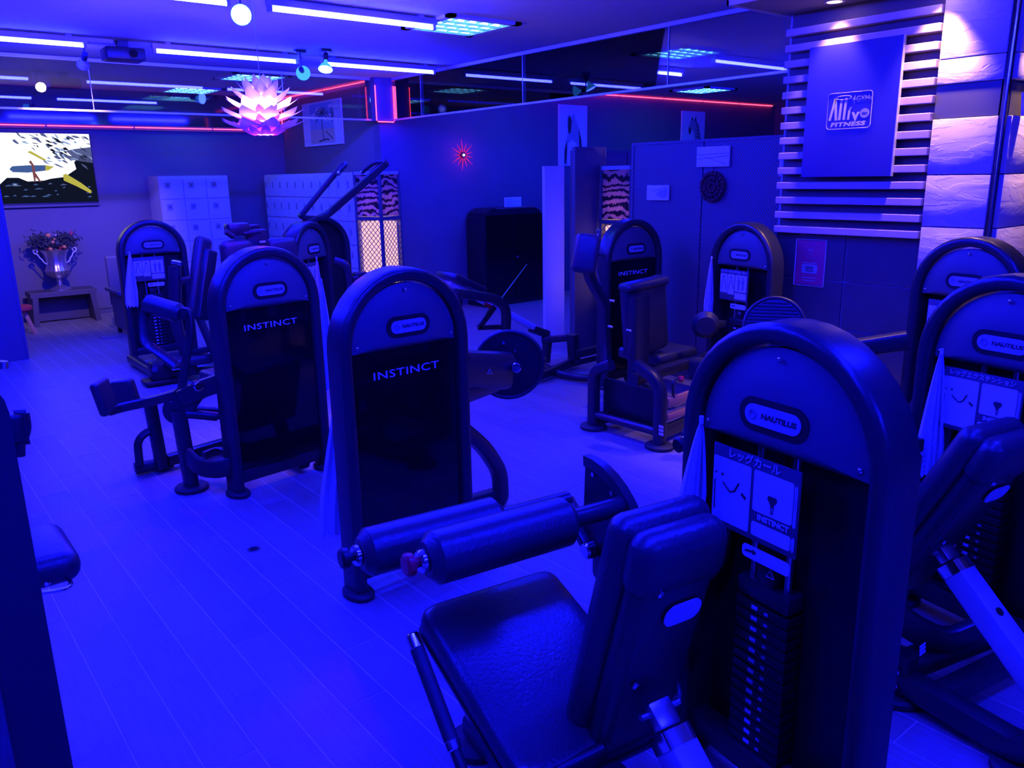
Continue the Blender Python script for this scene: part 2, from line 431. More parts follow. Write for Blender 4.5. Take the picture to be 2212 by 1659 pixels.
def spot(name, loc, target, power, col, size=R(70), blend=.5, rad=.03, parent=None):
    l = bpy.data.lights.new(name, 'SPOT'); l.energy = power; l.color = col; l.spot_size = size; l.spot_blend = blend; l.shadow_soft_size = rad
    o = bpy.data.objects.new(name, l); link(o, parent)
    d = Vector(target)-Vector(loc); M = Matrix.Translation(Vector(loc)) @ d.to_track_quat('-Z', 'Y').to_matrix().to_4x4()
    o.matrix_world = M if parent is None else parent.matrix_basis.inverted() @ M
    if parent is not None: o.matrix_basis = parent.matrix_basis.inverted() @ M
    return o
WARM = (1.0, .52, .42)
for nm, (x, y), pw, tg in (('far end of the slats', (4.88, 2.90), 75, (4.93, 2.90, 0)), ('near end of the slats', (4.87, 2.28), 150, (4.93, 2.26, 0)), ('corner of the stone pillar', (5.3, 1.74), 170, (5.3, 1.8, 0))):
    t = thing('downlight', 'warm recessed downlight in the soffit over the '+nm, 'downlight', (x, y, 2.65), 0, 'warm soffit downlights')
    def ringf(bm): lathe(bm, [(.045, 0), (.06, 0), (.06, -.006), (.045, -.006), (.045, 0)], 24)
    part('trim_ring', 'trim_white', t, ringf)
    part('lamp', 'bulb_down', t, lambda bm: lathe(bm, [(0, -.002), (.044, -.002), (.044, 0), (0, 0)], 20))
    spot('downlight_beam', (x, y, 2.63), tg, pw, WARM, R(76), .8, .03, t)

# ------------------------------------------------------------------ ceiling lights
def batten(label, x0, x1, y):
    t = thing('tube_light', label, 'ceiling light', ((x0+x1)/2, y, ZC), 0, 'blue fluorescent battens on the ceiling')
    L = (x1-x0)
    part('housing', 'fixture', t, BB(-L/2-.03, L/2+.03, -.028, .028, -.055, -.012, bev=.006))
    for s in (-1, 1):
        part('bracket', 'fixture', t, BB(s*L*.42-.02, s*L*.42+.02, -.02, .02, -.012, 0), smooth=False)
        part('lamp_holder', 'fixture', t, BB(s*(L/2+.012)-.012, s*(L/2+.012)+.012, -.016, .016, -.09, -.055), smooth=False)
    part('tube', 'tube_glow', t, lambda bm: cyl(bm, (-L/2, 0, -.073), (L/2, 0, -.073), .028, n=10))
Y1, Y2 = 5.27, 7.43
for lab, a, b_, y in (('upper left corner above the lotus lamp', .79, 2.01, Y1), ('beside the near cyan louvre panel', 2.30, 3.52, Y1),
                      ('left edge in front of the television wall', .43, 1.65, Y2), ('behind the lotus lamp cord', 2.20, 3.43, Y2), ('right end of the row near the corner post', 3.72, 4.95, Y2)):
    batten('glowing blue tube light on the ceiling, '+lab, a, b_, y)
for k, (a, y) in enumerate([(-1.0, Y1), (-1.0, Y2), (-1.0, 2.9), (.6, 2.9), (2.2, 2.9), (-1.0, .55), (.6, .55), (2.2, .55), (1.0, -1.8), (6.2, 6.2), (8.0, 4.6), (6.0, .5)]):
    z = ['further left in the lotus lamp row', 'further left in the far row', 'left in the row over the near machines', 'middle of the row over the near machines', 'right in the row over the near machines',
         'left of the row overhead', 'middle of the row overhead', 'right of the row overhead', 'in the row behind the viewer',
         'beyond the glass screen', 'in the room right of the partition', 'behind the slatted column'][k]
    batten('glowing blue tube light on the ceiling, '+z, a, a+1.22, y)

def louvre(label, x, y, rz=0):
    t = thing('louvre_panel', label, 'ceiling light', (x, y, ZC), rz, 'cyan louvre ceiling panels')
    s = .33
    def fr(bm):
        for k in range(4):
            rbox(bm, Matrix.Rotation(k*PI/2, 3, 'Z') @ Vector((s-.03, 0, -.012)), (.06, 2*s, .022), Matrix.Rotation(k*PI/2, 3, 'Z'))
    part('frame', 'fixture', t, fr, smooth=False)
    part('diffuser', 'panel_glow', t, BB(-s+.06, s-.06, -s+.06, s-.06, -.004, -.001), smooth=False)
    for k in range(4):
        part('lamp', 'panel_lamp', t, lambda bm: cyl(bm, (-s+.08, (k-1.5)*.13, -.014), (s-.08, (k-1.5)*.13, -.014), .018, n=8))
    for k in range(5):
        c = (k-2)*.11
        part('fin', 'fixture', t, BB(c-.003, c+.003, -s+.06, s-.06, -.026, -.004), smooth=False)
    for k in range(3):
        c = (k-1)*.13
        part('fin', 'fixture', t, BB(-s+.06, s-.06, c-.003, c+.003, -.026, -.004), smooth=False)
louvre('square cyan louvre light at the end of the near blue tube', 3.87, 5.4)
louvre('square cyan louvre light behind the lotus lamp beyond the glass', 3.75, 9.26)
louvre('small cyan louvre light seen through the glass above the television wall', 3.6, 10.9)
louvre('cyan louvre light seen through the glass above the horse print', 6.76, 7.54)
louvre('distant cyan louvre light above the zebra print', 9.55, 7.57)

# spot lamps
def parspot(label, loc, aim, m, power=0, col=(1, 1, 1), size=.09, beam=R(50)):
    loc = Vector(loc)
    t = thing('spot_lamp', label, 'spotlight', loc)
    d = (Vector(aim)-loc).normalized(); q = d.to_track_quat('Z', 'Y').to_matrix().to_4x4()
    part('bulb', 'bulb_glass' if m == 'bulb_blue' else 'fixture', t, lambda bm: lathe(bm, [(.014, -.1), (.018, -.06), (size*.3, -.045), (size*.5, -.004), (size*.5, 0)], 18, q))
    part('lens', m, t, lambda bm: lathe(bm, [(0, .008), (size*.3, .006), (size*.48, 0), (0, 0)], 18, q))
    part('socket', 'fixture_dark', t, lambda bm: cyl(bm, -d*.16, -d*.09, .045, n=14))
    part('stem', 'fixture_dark', t, lambda bm: tube(bm, [-d*.14, Vector((-d.x*.14, -d.y*.14, (ZC-loc.z)))], .014))
    part('ceiling_plate', 'fixture_dark', t, lambda bm: rbox(bm, (-d.x*.14, -d.y*.14, ZC-loc.z-.012), (.1, .05, .022), None, .004))
    if power: spot('spot_beam', loc+d*.02, aim, power, col, beam, .8, .04, t)
    return t
parspot('round blue-white spot lamp facing the viewer above the lotus lamp', P(521, 32, Z=2.6), (.2, .5, 1.5), 'bulb_blue', 25, (.01, .02, 1), .12)
parspot('cone spot lamp on the left of the pair beside the far blue tube', P(655, 158, Z=2.6), (4.95, 9.8, 2.3), 'bulb_blue', 60, (.24, .22, 1), .13, R(40))
parspot('cone spot lamp on the right of the pair beside the far blue tube', P(703, 150, Z=2.6), (2.9, 6.2, .6), 'bulb_blue', 10, (.01, .02, 1), .13)
parspot('warm white spot lamp on the ceiling aimed at the silver urn', (1.70, 7.75, 2.6), (1.85, 11.3, .9), 'bulb_warm', 190, (1, .62, .45), .1)

# ------------------------------------------------------------------ red rope lights
def rope(label, pts, n=1):
    t = thing('rope_light', label, 'rope light')
    for a, b_ in zip(pts, pts[1:]):
        a = Vector(a); b_ = Vector(b_); k = max(1, round((b_-a).length/1.0))
        for i in range(k):
            p0 = a.lerp(b_, i/k); p1 = a.lerp(b_, (i+1)/k); dd = (p1-p0).normalized()*.012
            part('light_segment', 'strip_glow', t, lambda bm: tube(bm, [p0+dd, p1-dd], .010))
            if k > 1: part('clip', 'white_print', t, lambda bm: tube(bm, [p1-dd, p1+dd*.2], .013))
    return t
rope('red rope light along the television wall under the dark band', [(-2, TVY-.06, 2.335), (PWX-.02, TVY-.06, 2.335), (PWX-.02, TVY-.06, 2.74), (PWX-.02, TVY-.2, 2.765)])
rope('red rope light along the top edge of the beach painting wall', [(PWX-.02, TVY-.2, 2.765), (PWX-.02, GY+.16, 2.765)])
rope('red rope light looped under the corner post', [(4.925, GY-.11, 2.7), (4.925, GY-.11, 2.29), (5.165, GY-.11, 2.29), (5.165, GY-.11, 2.7)])
rope('long red rope light along the top of the dark wall', [(5.2, GY-.02, 2.765), (12.9, GY-.02, 2.765)])

# ------------------------------------------------------------------ gym machines
TW, TH = .61, 1.315           # tower width, height
_shared = {}
def shared(key, name, m, parent, fn, smooth=True):
    """same mesh data for the same part on every tower"""
    if key not in _shared:
        o = part(name, m, parent, fn, smooth=smooth); _shared[key] = o.data; return o
    return link(bpy.data.objects.new(name, _shared[key]), parent)
def arch_pts(w_, h_, z0=.02, n=18):
    r = w_/2; pts = [Vector((-r, 0, z0)), Vector((-r, 0, (h_-r)*.5))]
    for k in range(n+1):
        a = PI-PI*k/n; pts.append(Vector((r*math.cos(a), 0, h_-r+r*math.sin(a))))
    return pts + [Vector((r, 0, (h_-r)*.5)), Vector((r, 0, z0))]
def f_arch(bm):
    # broad channel with a soft front lip
    w_ = .052; pts = arch_pts(TW-w_, TH-w_/2)
    sec = []
    for x, y, r, a0 in ((-.026, -.06, .021, 180), (.026, -.06, .02, 270), (.026, .06, .01, 0), (-.026, .06, .01, 90)):
        cx = x+(r if x < 0 else -r); cyy = y+(r if y < 0 else -r)
        for k in range(5): a = R(a0+90*k/4); sec.append((cx+r*math.cos(a), cyy+r*math.sin(a)))
    N = len(pts); rings = []
    for i, p in enumerate(pts):
        t = ((pts[i+1]-p) if i < N-1 else Vector()) + ((p-pts[i-1]) if i else Vector()); t.normalize()
        n_ = Vector((t.z, 0, -t.x))          # inward
        rings.append([bm.verts.new(p - n_*a + Vector((0, b_+.06, 0))) for a, b_ in sec])
    K = len(sec)
    for i in range(N-1):
        for k in range(K): bm.faces.new((rings[i][k], rings[i][(k+1) % K], rings[i+1][(k+1) % K], rings[i+1][k]))
    bm.faces.new(rings[0]); bm.faces.new(rings[-1][::-1])
PZ0, PR = 1.0, TW/2-.06      # plate bottom and radius
def f_plate(bm):
    n = 28; zc = TH-TW/2; rows = 8; rings = []
    def outline(k):
        if k <= n: a = PI*k/n; return (PR*math.cos(a), zc+PR*math.sin(a))
        if k == n+1: return (-PR, PZ0)
        return (PR, PZ0)
    pts = [outline(k) for k in range(n+3)]
    c = (0, zc+.04)
    for j in range(rows+1):
        s = 1-j/rows
        rings.append([bm.verts.new((c[0]+(x-c[0])*s, .028-.026*math.sin(PI/2*min(1, j/rows*1.6)), c[1]+(z-c[1])*s)) for x, z in pts] if j < rows else [bm.verts.new((c[0], .002, c[1]))])
    N = len(pts)
    for A, B_ in zip(rings, rings[1:]):
        for k in range(N):
            k2 = (k+1) % N
            if len(B_) == 1: bm.faces.new((A[k], A[k2], B_[0]))
            else: bm.faces.new((A[k], A[k2], B_[k2], B_[k]))
    back = [bm.verts.new((x, .05, z)) for x, z in pts]
    for k in range(N): bm.faces.new((rings[0][k], back[k], back[(k+1) % N], rings[0][(k+1) % N]))
    bm.faces.new(back)
def f_backing(bm):
    zc = TH-TW/2; r = TW/2-.05; n = 24
    poly = [(r*math.cos(PI*k/n), zc+r*math.sin(PI*k/n)) for k in range(n+1)] + [(-r, .07), (r, .07)]
    prism(bm, poly, Matrix.Translation((0, .06, 0)) @ FACE_NEGY, .012)
def f_foot(bm): lathe(bm, [(0, 0), (.062, 0), (.068, .006), (.068, .018), (.06, .026), (.03, .028), (0, .028)], 20, Matrix.Diagonal((.85, 1.25, 1, 1)))
def tower(name, label, loc, rot, front, title=None, group='towers', placard='two', feet=True, depth_back=True, grp='black arched weight machines'):
    t = thing(name, label, 'gym machine', (loc[0], loc[1], 0), R(rot), grp)
    shared('arch', 'arch_frame', 'black_coat', t, f_arch)
    pl = shared('plate', 'head_plate', 'black_plate', t, f_plate)
    shared('ring', 'badge_recess', 'black_dark', t, lambda bm: prism(bm, rrect(.205, .084, .0415, 8), at(.0, .004, 1.088), .004))
    bd = shared('badge', 'badge', 'badge', t, lambda bm: prism(bm, rrect(.165, .05, .0245, 8), at(.0, .0, 1.088), .003))
    text('lettering', 'NAUTILUS', .0185, 'print_dark', bd, at(.019, -.0035, 1.088), .0004, 1.0, .1, .0008, 1.2)
    shared('swirl', 'emblem', 'print_grey', bd, lambda bm: (tube(bm, [(-.058+.011*math.cos(2*PI*k/14), -.0034, 1.088+.011*math.sin(2*PI*k/14)) for k in range(14)], .003, closed=True),
                                                               tube(bm, [(-.058+.006*math.cos(2*PI*k/12), -.0034, 1.088+.006*math.sin(2*PI*k/12)) for k in range(9)], .0025)))
    for k, (x, z) in enumerate(((0, TH-.085), (-PR+.02, PZ0+.025), (PR-.02, PZ0+.025))):
        shared('screw%d' % k, 'screw', 'chrome', t, lambda bm: lathe(bm, [(0, .006), (.004, .0055), (.007, .003), (.0075, 0), (0, 0)], 10, at(x, .022 if k else .012, z)))
    if feet:
        for s in (-1, 1):
            o = shared('foot', 'foot_pad', 'rubber', t, f_foot); o.location = (s*(TW/2-.028), .05, 0)
    shared('base', 'base_bar', 'black_coat', t, BB(-TW/2+.03, TW/2-.03, .03, .10, .06, .13, bev=.012))
    if not front:
        # clear-dark shield with big lettering, seen from behind the stack
        shared('shield', 'shield', 'acrylic', t, BB(-TW/2+.055, TW/2-.055, .03, .036, .13, PZ0+.03), smooth=False)
        text('lettering', 'INSTINCT', .044, 'white_print', t, at(.0, .0285, .900), .0006, 1.08, 0, .0002, 1.55)
        for x in (-.07, .07):
            shared('rod%d' % (x > 0), 'guide_rod', 'steel', t, lambda bm: cyl(bm, (x, .075, .1), (x, .075, 1.05), .02, n=10))
        shared('stack', 'weight_stack', 'black_dark', t, BB(-.11, .11, .05, .11, .13, .62, bev=.004))
        shared('channel', 'cable_channel', 'black_plate', t, BB(.02, .06, .04, .046, .25, .95))
    else:
        shared('back', 'back_cover', 'black_dark', t, BB(-TW/2+.045, TW/2-.045, .112, .118, .1, 1.05))
        for x in (-.055, .055):
            o = shared('frod%d' % (x > 0), 'guide_rod', 'steel', t, lambda bm: cyl(bm, (x, .075, .1), (x, .075, 1.02), .02, n=10)); o.location = (-.035, 0, 0)
        o = shared('head', 'stack_head', 'black_coat', t, lambda bm: (rbox(bm, (0, .075, .60), (.17, .06, .05), None, .008), rbox(bm, (0, .075, .65), (.06, .05, .06), None, .008))); o.location = (-.035, 0, 0)
        for k in range(14):
            o = shared('wp', 'weight_plate', 'black_dark', t, B((0, .075, 0), (.17, .06, .027), bev=.003)); o.location = (-.035, 0, .15+k*.031)
            shared('wl', 'weight_tag', 'white_print', o, B((-.02, .0446, .002), (.02, .001, .011)), smooth=False); shared('wl2', 'weight_tag', 'badge', o, B((.018, .0446, .0), (.012, .001, .008)), smooth=False)
        # placard
        b0 = shared('board', 'placard', 'black_plate', t, BB(-.165, .112, .012, .018, 0.7566, 0.9780, bev=.003)); b0.location = (-.028, 0, 0); b0['label'] = 'instruction placard with pale picture panels'
        def cell(nm, x0, x1, z0, z1, m_='white_print'): return shared('c%s%s' % (nm, placard), 'panel', m_, b0, lambda bm: prism(bm, rrect(x1-x0, z1-z0, .006, 3, (x0+x1)/2, (z0+z1)/2), at(0, .0115, 0), .0012))
        if placard == 'two':
            cell('a', -.16, -.035, 0.7730, 0.9452); cell('b', -.025, .095, 0.8386, 0.9452); cell('c', -.025, .095, 0.7730, .8099); cell('d', .098, .106, 0.8345, 0.9411); cell('e', .098, .106, 0.7730, .8099)
            text('lettering', 'INSTINCT', .02, 'white_print', b0, at(.04, .0105, 0.8247), .0004, 1.0, 0, .0006, 1.1)
            shared('fig1', 'figure_mark', 'print_dark', b0, lambda bm: (tube(bm, [(-.125, .0096, 0.8796), (-.1, .0096, 0.8607), (-.085, .0096, 0.8673), (-.072, .0096, 0.8919)], .005), rbox(bm, (-.055, .0096, 0.8632), (.018, .001, .008), Matrix.Rotation(.6, 3, 'Y')),
                                                                       cyl(bm, (-.128, .0093, 0.9001), (-.128, .0100, 0.9001), .008, n=10), cyl(bm, (-.15, .0093, 0.9001), (-.15, .0100, 0.9001), .006, n=10), tube(bm, [(-.151, .0096, .8), (-.153, .0096, 0.8796)], .003)))
            shared('fig2', 'figure_mark', 'print_dark', b0, lambda bm: (prism(bm, [(.023, 0.8919), (.047, 0.8919), (.05, 0.8837), (.036, 0.8632), (.034, 0.8632), (.02, 0.8837)], at(0, .0102, 0), .0008), tube(bm, [(.032, .0099, 0.8673), (.034, .0099, 0.8468)], .0025), tube(bm, [(.04, .0099, 0.8673), (.037, .0099, 0.8468)], .0025)))
        else:
            cell('a', -.16, -.09, 0.8099, 0.9452); cell('b', -.085, -.02, 0.8017, 0.9452); cell('c', -.012, .1, 0.8263, 0.9452); cell('d', -.012, .1, 0.7730, 0.8181)
            for x in (-.125, -.052): shared('fg%d' % int(x*1000), 'figure_mark', 'print_grey', b0, lambda bm: (cyl(bm, (x, .0094, 0.9206), (x, .0102, 0.9206), .022, n=12), tube(bm, [(x-.022, .0098, 0.8386), (x-.01, .0098, 0.9001), (x+.01, .0098, 0.9001), (x+.022, .0098, 0.8386)], .006, .005)))
            for x in (.025, .065): shared('fg%d' % int(x*1000), 'figure_mark', 'print_grey', b0, lambda bm: (cyl(bm, (x, .0094, 0.9247), (x, .0102, 0.9247), .014, n=10), prism(bm, [(x-.014, 0.9124), (x+.014, 0.9124), (x+.009, 0.8755), (x+.008, 0.8386), (x-.008, 0.8386), (x-.009, 0.8755)], at(0, .0102, 0), .0008)))
        if title: text('lettering', title, .028 if len(title) < 9 else .021, 'white_print', b0, at(-.03, .0105, 0.9616), .0004, 1.0, 0, .0004)
        sl = shared('lab', 'warning_label', 'white_print', t, lambda bm: prism(bm, rrect(.15, .036, .012, 4, .035, .725), at(0, .02, 0), .0012)); sl.location = (-.045, 0, -.006); sl['label'] = 'pale stadium warning label'
        shared('arrow', 'arrow_mark', 'print_dark', sl, lambda bm: prism(bm, [(-.03, .728), (-.005, .731), (-.005, .736), (.008, .728), (-.005, .72), (-.005, .725), (-.03, .722)], at(0, .0186, 0), .0006))
        o = shared('tri', 'caution_mark', 'badge', t, lambda bm: tube(bm, [(.04, .03, .697), (.028, .03, .677), (.052, .03, .677)], .004, closed=True)); o.location = (-.04, 0, -.008)
    return t
def local(t, p): return t.matrix_basis.inverted() @ Vector(p)

# ---- near leg curl machine A (seat beside the stack, user faces away to the left)
def leg_machine(t, bx=0.0, lean=0.0):
    """seat, backrest, rollers, cam and frame; local: x back(+)/front(-), y = 0 is the stack front, seat at y ~ -.5"""
    YC = -.49
    def f_seat(bm):
        poly = fillet([(x, y, 0) for x, y in ((-.52, -.705), (.0, -.705), (.0, -.28), (-.52, -.28))], .045, 5, True)
        N = len(poly); rings = []
        for k, (z, ins) in enumerate(((-.043, .012), (-.03, .0), (.01, .0), (.03, .008), (.04, .022), (.043, .04))):
            c = Vector((-.24, -.5, 0)); rings.append([bm.verts.new(Vector((p.x+(c.x-p.x)*ins*3, p.y+(c.y-p.y)*ins*3, .53+z-(p.x+.52)*.31))) for p in poly])
        for A, B2 in zip(rings, rings[1:]):
            for k in range(N): bm.faces.new((A[k], A[(k+1) % N], B2[(k+1) % N], B2[k]))
        bm.faces.new(rings[0][::-1]); bm.faces.new(rings[-1])
    s = part('seat', 'vinyl', t, f_seat)
    part('seam', 'black_dark', s, lambda bm: sweep(bm, [Vector((p.x, p.y, .512-(p.x+.52)*.31)) for p in fillet([(x, y, 0) for x, y in ((-.523, -.708), (.003, -.708), (.003, -.277), (-.523, -.277))], .045, 5, True)], sect(.006, .006), closed=True))
    part('seat_base', 'black_coat', t, lambda bm: rbox(bm, (-.27, YC-.0, .395), (.42, .28, .03), Matrix.Rotation(R(17.2), 3, 'Y'), .008))
    a = Vector((-.105+bx, -.395, .36)); b_ = Vector((.06+bx+lean, -.385, .98-lean*.3)); d = (b_-a).normalized(); n = Vector((0, 1, 0)).cross(d)
    br = part('backrest', 'vinyl', t, lambda bm: pad(bm, a, b_, (0, 1, 0), .255, .08, .038))
    off = Vector((.06, 0, -.022))
    part('back_cover', 'black_coat', br, lambda bm: pad(bm, a+off-d*.02, b_+off-d*.06, (0, 1, 0), .215, .07, .03))
    part('cap_trim', 'vinyl', br, lambda bm: pad(bm, b_+off*1.02-d*.15, b_+off*.9+d*.0, (0, 1, 0), .24, .085, .04))
    part('adjust_label', 'white_print', br, lambda bm: prism(bm, rrect(.10, .055, .024, 5), Matrix.Translation(b_+off*1.64-d*.195+Vector((0, .02, 0))) @ Matrix((Vector((0, 1, 0)), d, -n if n.x < 0 else n)).transposed().to_4x4() @ Matrix.Rotation(0, 4, 'X'), .004))
    for q in (.28, .55): 
        part('bolt', 'chrome', br, lambda bm: cyl(bm, a+off*1.55+d*q*.95+Vector((0, -.06, 0)), a+off*1.75+d*q*.95+Vector((0, -.06, 0)), .02, n=10, bev=.004))
    # rollers with chrome collar and knob
    def roller(x, z, y0, y1, dia=.125):
        rl = part('roller_pad', 'vinyl', t, lambda bm: cyl(bm, (x, y0, z), (x, y1, z), dia, n=28, bev=.022))
        part('collar', 'chrome', rl, lambda bm: cyl(bm, (x, y0-.018, z), (x, y0+.002, z), .055, n=18, bev=.005))
        kn = part('knob', 'red_plastic' if x > -.4 else 'black_dark', rl, lambda bm: lathe(bm, [(0, 0), (.012, 0), (.013, .012), (.026, .016), (.028, .03), (.022, .036), (0, .037)], 16, Matrix.Translation((x, y0-.016, z)) @ Matrix.Rotation(R(90), 4, 'X')))
        part('axle', 'black_coat', rl, lambda bm: cyl(bm, (x, y1-.01, z), (x, -.19, z), .05, n=16))
    roller(-.295, .815, -.77, -.37); roller(-.56, .735, -.83, -.42)
    # cam sector and pivot
    pv = Vector((-.44, 0, .66))
    def sector(r, a0, a1, r0=0.0):
        o = [(pv.x+r*math.cos(R(a0+(a1-a0)*k/12)), pv.z+r*math.sin(R(a0+(a1-a0)*k/12))) for k in range(13)]
        o += [(pv.x+r0*math.cos(R(a1+(a0-a1)*k/12)), pv.z+r0*math.sin(R(a1+(a0-a1)*k/12))) for k in range(13)] if r0 else [(pv.x-.03, pv.z)]
        return o
    cam_ = part('cam_plate', 'black_dark', t, lambda bm: prism(bm, sector(.235, -25, 95), at(0, -.19, 0), .012))
    part('cam_rim', 'black_coat', cam_, lambda bm: prism(bm, sector(.245, -25, 95, .215), at(0, -.184, 0), .026))
    for k in range(5):
        an = R(-15+k*25); part('pin_hole', 'steel', cam_, lambda bm: cyl(bm, (pv.x+.2*math.cos(an), -.207, pv.z+.2*math.sin(an)), (pv.x+.2*math.cos(an), -.202, pv.z+.2*math.sin(an)), .014, n=10))
    part('pivot_bolt', 'chrome', cam_, lambda bm: cyl(bm, (pv.x+.02, -.235, pv.z-.02), (pv.x+.02, -.2, pv.z-.02), .05, n=18, bev=.006))
    part('lever_arm', 'black_coat', t, lambda bm: bar(bm, [(-.44, -.2, .64), (-.50, -.2, .69), (-.56, -.2, .735)], .05, .03))
    part('cam_housing', 'black_coat', t, lambda bm: (rbox(bm, (-.36, -.09, .6), (.16, .22, .12), None, .02), rbox(bm, (-.27, -.02, .5), (.1, .1, .3), None, .015)))
    part('release_lever', 'black_dark', t, lambda bm: (tube(bm, [(-.3, -.1, .66), (-.28, -.1, .72), (-.22, -.1, .74)], .02, .02), rbox(bm, (-.22, -.1, .7), (.08, .06, .05), None, .006)))
    # grips
    for y, nm in ((-.80, 'l'), (-.20, 'r')):
        g = part('grip', 'rubber', t, lambda bm: tube(bm, [(-.30, y, .60), (-.13, y, .455)], .034))
        part('grip_cap', 'chrome', g, lambda bm: cyl(bm, (-.325, y, .621), (-.296, y, .597), .035, n=16, bev=.003))
        part('collar', 'chrome', g, lambda bm: cyl(bm, (-.136, y, .46), (-.118, y, .445), .038, n=16, bev=.003))
        part('grip_bar', 'black_coat', g, lambda bm: tube(bm, [(-.12, y, .447), (-.05, y, .385), (-.02, YC+(y-YC)*.75, .37), (-.0, YC, .40)], .026, .06))
    # adjuster tube, posts and base
    at_ = part('adjuster_tube', 'silver_paint', t, lambda bm: bar(bm, [(.14+bx, -.40, .46), (.56+bx, -.40, .1)], .074, .074, rr=.009))
    part('adjuster_cap', 'chrome', at_, lambda bm: bar(bm, [(.115+bx, -.40, .482), (.142+bx, -.40, .458)], .077, .077, rr=.009))
    nn = Vector((.37, 0, .42)).normalized()
    part('pin_hole', 'black_dark', at_, lambda bm: cyl(bm, Vector((.25+bx, -.40, .366))+nn*.036, Vector((.25+bx, -.40, .366))+nn*.0385, .026, n=16))
    part('latch', 'steel', t, lambda bm: (rbox(bm, (.09+bx, -.40, .505), (.06, .06, .04), Matrix.Rotation(.7, 3, 'Y'), .006), cyl(bm, (.08+bx, -.45, .51), (.08+bx, -.34, .51), .016, n=10)))
    part('frame', 'black_coat', t, lambda bm: (bar(bm, [(-.62, YC, .07), (.50, YC, .07), (.56, YC, .2)], .08, .08, .06), bar(bm, [(-.22, YC, .07), (-.22, YC, .37)], .09, .07), bar(bm, [(.02, YC, .1), (.05, YC, .36)], .07, .07),
                                               bar(bm, [(-.4, YC, .07), (-.4, -.03, .07), ], .07, .07), bar(bm, [(.22, YC, .07), (.22, .08, .07)], .07, .07), bar(bm, [(-.42, -.05, .07), (-.42, -.05, .55)], .07, .07), bar(bm, [(-.42, -.04, .45), (-.2, .05, .6), (-.2, .08, .75)], .05, .05, .05)))
    for x, y in ((-.6, YC), (.5, YC)):
        part('foot_pad', 'rubber', t, lambda bm: lathe(bm, [(0, 0), (.08, 0), (.088, .006), (.088, .022), (.078, .03), (0, .03)], 20, Matrix.Translation((x, y, 0))))
A_ = tower('leg_curl_machine', 'nearest black leg curl machine with twin roller pads, seat and arched stack, lower right', (1.6, 1.027), -97.5, True, 'レッグカール')
leg_machine(A_)
B_ = tower('leg_extension_machine', 'black leg extension machine cut by the right edge behind the nearest machine', (2.867, 1.01), -100, True, 'レッグエクステンション')
leg_machine(B_, .05, .13)
bf = P(1935, 1490, Z=.02)
part('front_foot', 'rubber', B_, lambda bm: lathe(bm, [(0, 0), (.085, 0), (.09, .006), (.09, .022), (.08, .03), (0, .03)], 22, Matrix.Translation((bf.x, bf.y, 0))), world=True)
part('front_leg', 'black_coat', B_, lambda bm: (bar(bm, [(bf.x, bf.y, .02), (bf.x, bf.y, .16)], .1, .08), bar(bm, [(bf.x, bf.y, .1), (bf.x+.4, bf.y-.12, .13)], .09, .07)), world=True)
for k in range(2): part('bolt', 'chrome', B_, lambda bm: cyl(bm, (bf.x-.058, bf.y-.02, .07+k*.05), (bf.x-.046, bf.y-.02, .07+k*.05), .018, n=10), world=True)
part('side_hoop', 'black_coat', B_, lambda bm: bar(bm, [P(1905, 1300, X=2.38), P(1960, 1350, X=2.42), P(2040, 1390, X=2.5), P(2110, 1360, X=2.6)], .04, .09, .06), world=True)
part('warning_mark', 'white_print', B_, lambda bm: [prism(bm, [(-.018+k*.0, -.004), (.018, -.004), (.018, .004), (-.018, .004)], Matrix.Translation(P(1992, 1394+k*8, X=2.36)) @ FACE_NEGY, .003) for k in range(3)], world=True)

# ---- machine F: centre tower seen from the stack's back
F_ = tower('leg_press_machine', 'black arched machine in the centre with big round cam disc on its right', (1.632, 2.69), 3, False)
def wp(t, name, m, fn): return part(name, m, t, fn, world=True)
fd = wp(F_, 'cam_disc', 'black_dark', lambda bm: cyl(bm, P(1100, 788, Y=3.02), P(1100, 788, Y=3.02)+Vector((.02, .03, 0)), .34, n=40, bev=.006))
wp_c = P(1100, 788, Y=3.02)
part('rim', 'black_coat', fd, lambda bm: (sweep(bm, [F_.matrix_basis.inverted() @ (wp_c+Matrix.Rotation(R(-34), 3, 'Z') @ Vector((.167*math.cos(2*PI*k/32), 0, .167*math.sin(2*PI*k/32)))) for k in range(32)], sect(.02, .02), closed=True)))
for px, py in ((1088, 740), (1112, 758), (1085, 815)):
    q = P(px, py, Y=2.985); part('bolt', 'chrome', fd, lambda bm: cyl(bm, F_.matrix_basis.inverted() @ q, F_.matrix_basis.inverted() @ (q+Vector((.02, .025, 0))), .018, n=10))
q = P(1115, 795, Y=2.86)
fh = wp(F_, 'cam_arm', 'black_coat', lambda bm: (bar(bm, [P(990, 800, Y=2.80), P(1090, 800, Y=2.95)], .1, .18, rr=.03), bar(bm, [P(990, 850, Y=2.80), P(1060, 825, Y=2.92)], .1, .1, rr=.03)))
wp(F_, 'hub', 'chrome', lambda bm: cyl(bm, q, q+Vector((.05, .07, 0)), .05, n=20, bev=.005))
wp(F_, 'caution_mark', 'badge', lambda bm: tube(bm, [P(1058, 798, Y=2.79), P(1053, 807, Y=2.79), P(1064, 807, Y=2.79)], .004, closed=True))
wp(F_, 'rear_leg', 'black_coat', lambda bm: bar(bm, [P(985, 915, Y=2.95), P(1045, 965, Y=3.0), P(1080, 1020, Y=3.05), P(1082, 1075, Y=3.06), Vector((2.36, 3.08, .02))], .07, .07, .08))
wp(F_, 'base_rail', 'black_coat', lambda bm: (bar(bm, [(1.7, 2.75, .07), (1.75, 3.7, .07), (2.3, 3.75, .07)], .08, .08, .08), bar(bm, [(2.36, 3.08, .06), (1.9, 3.1, .07)], .07, .07)))
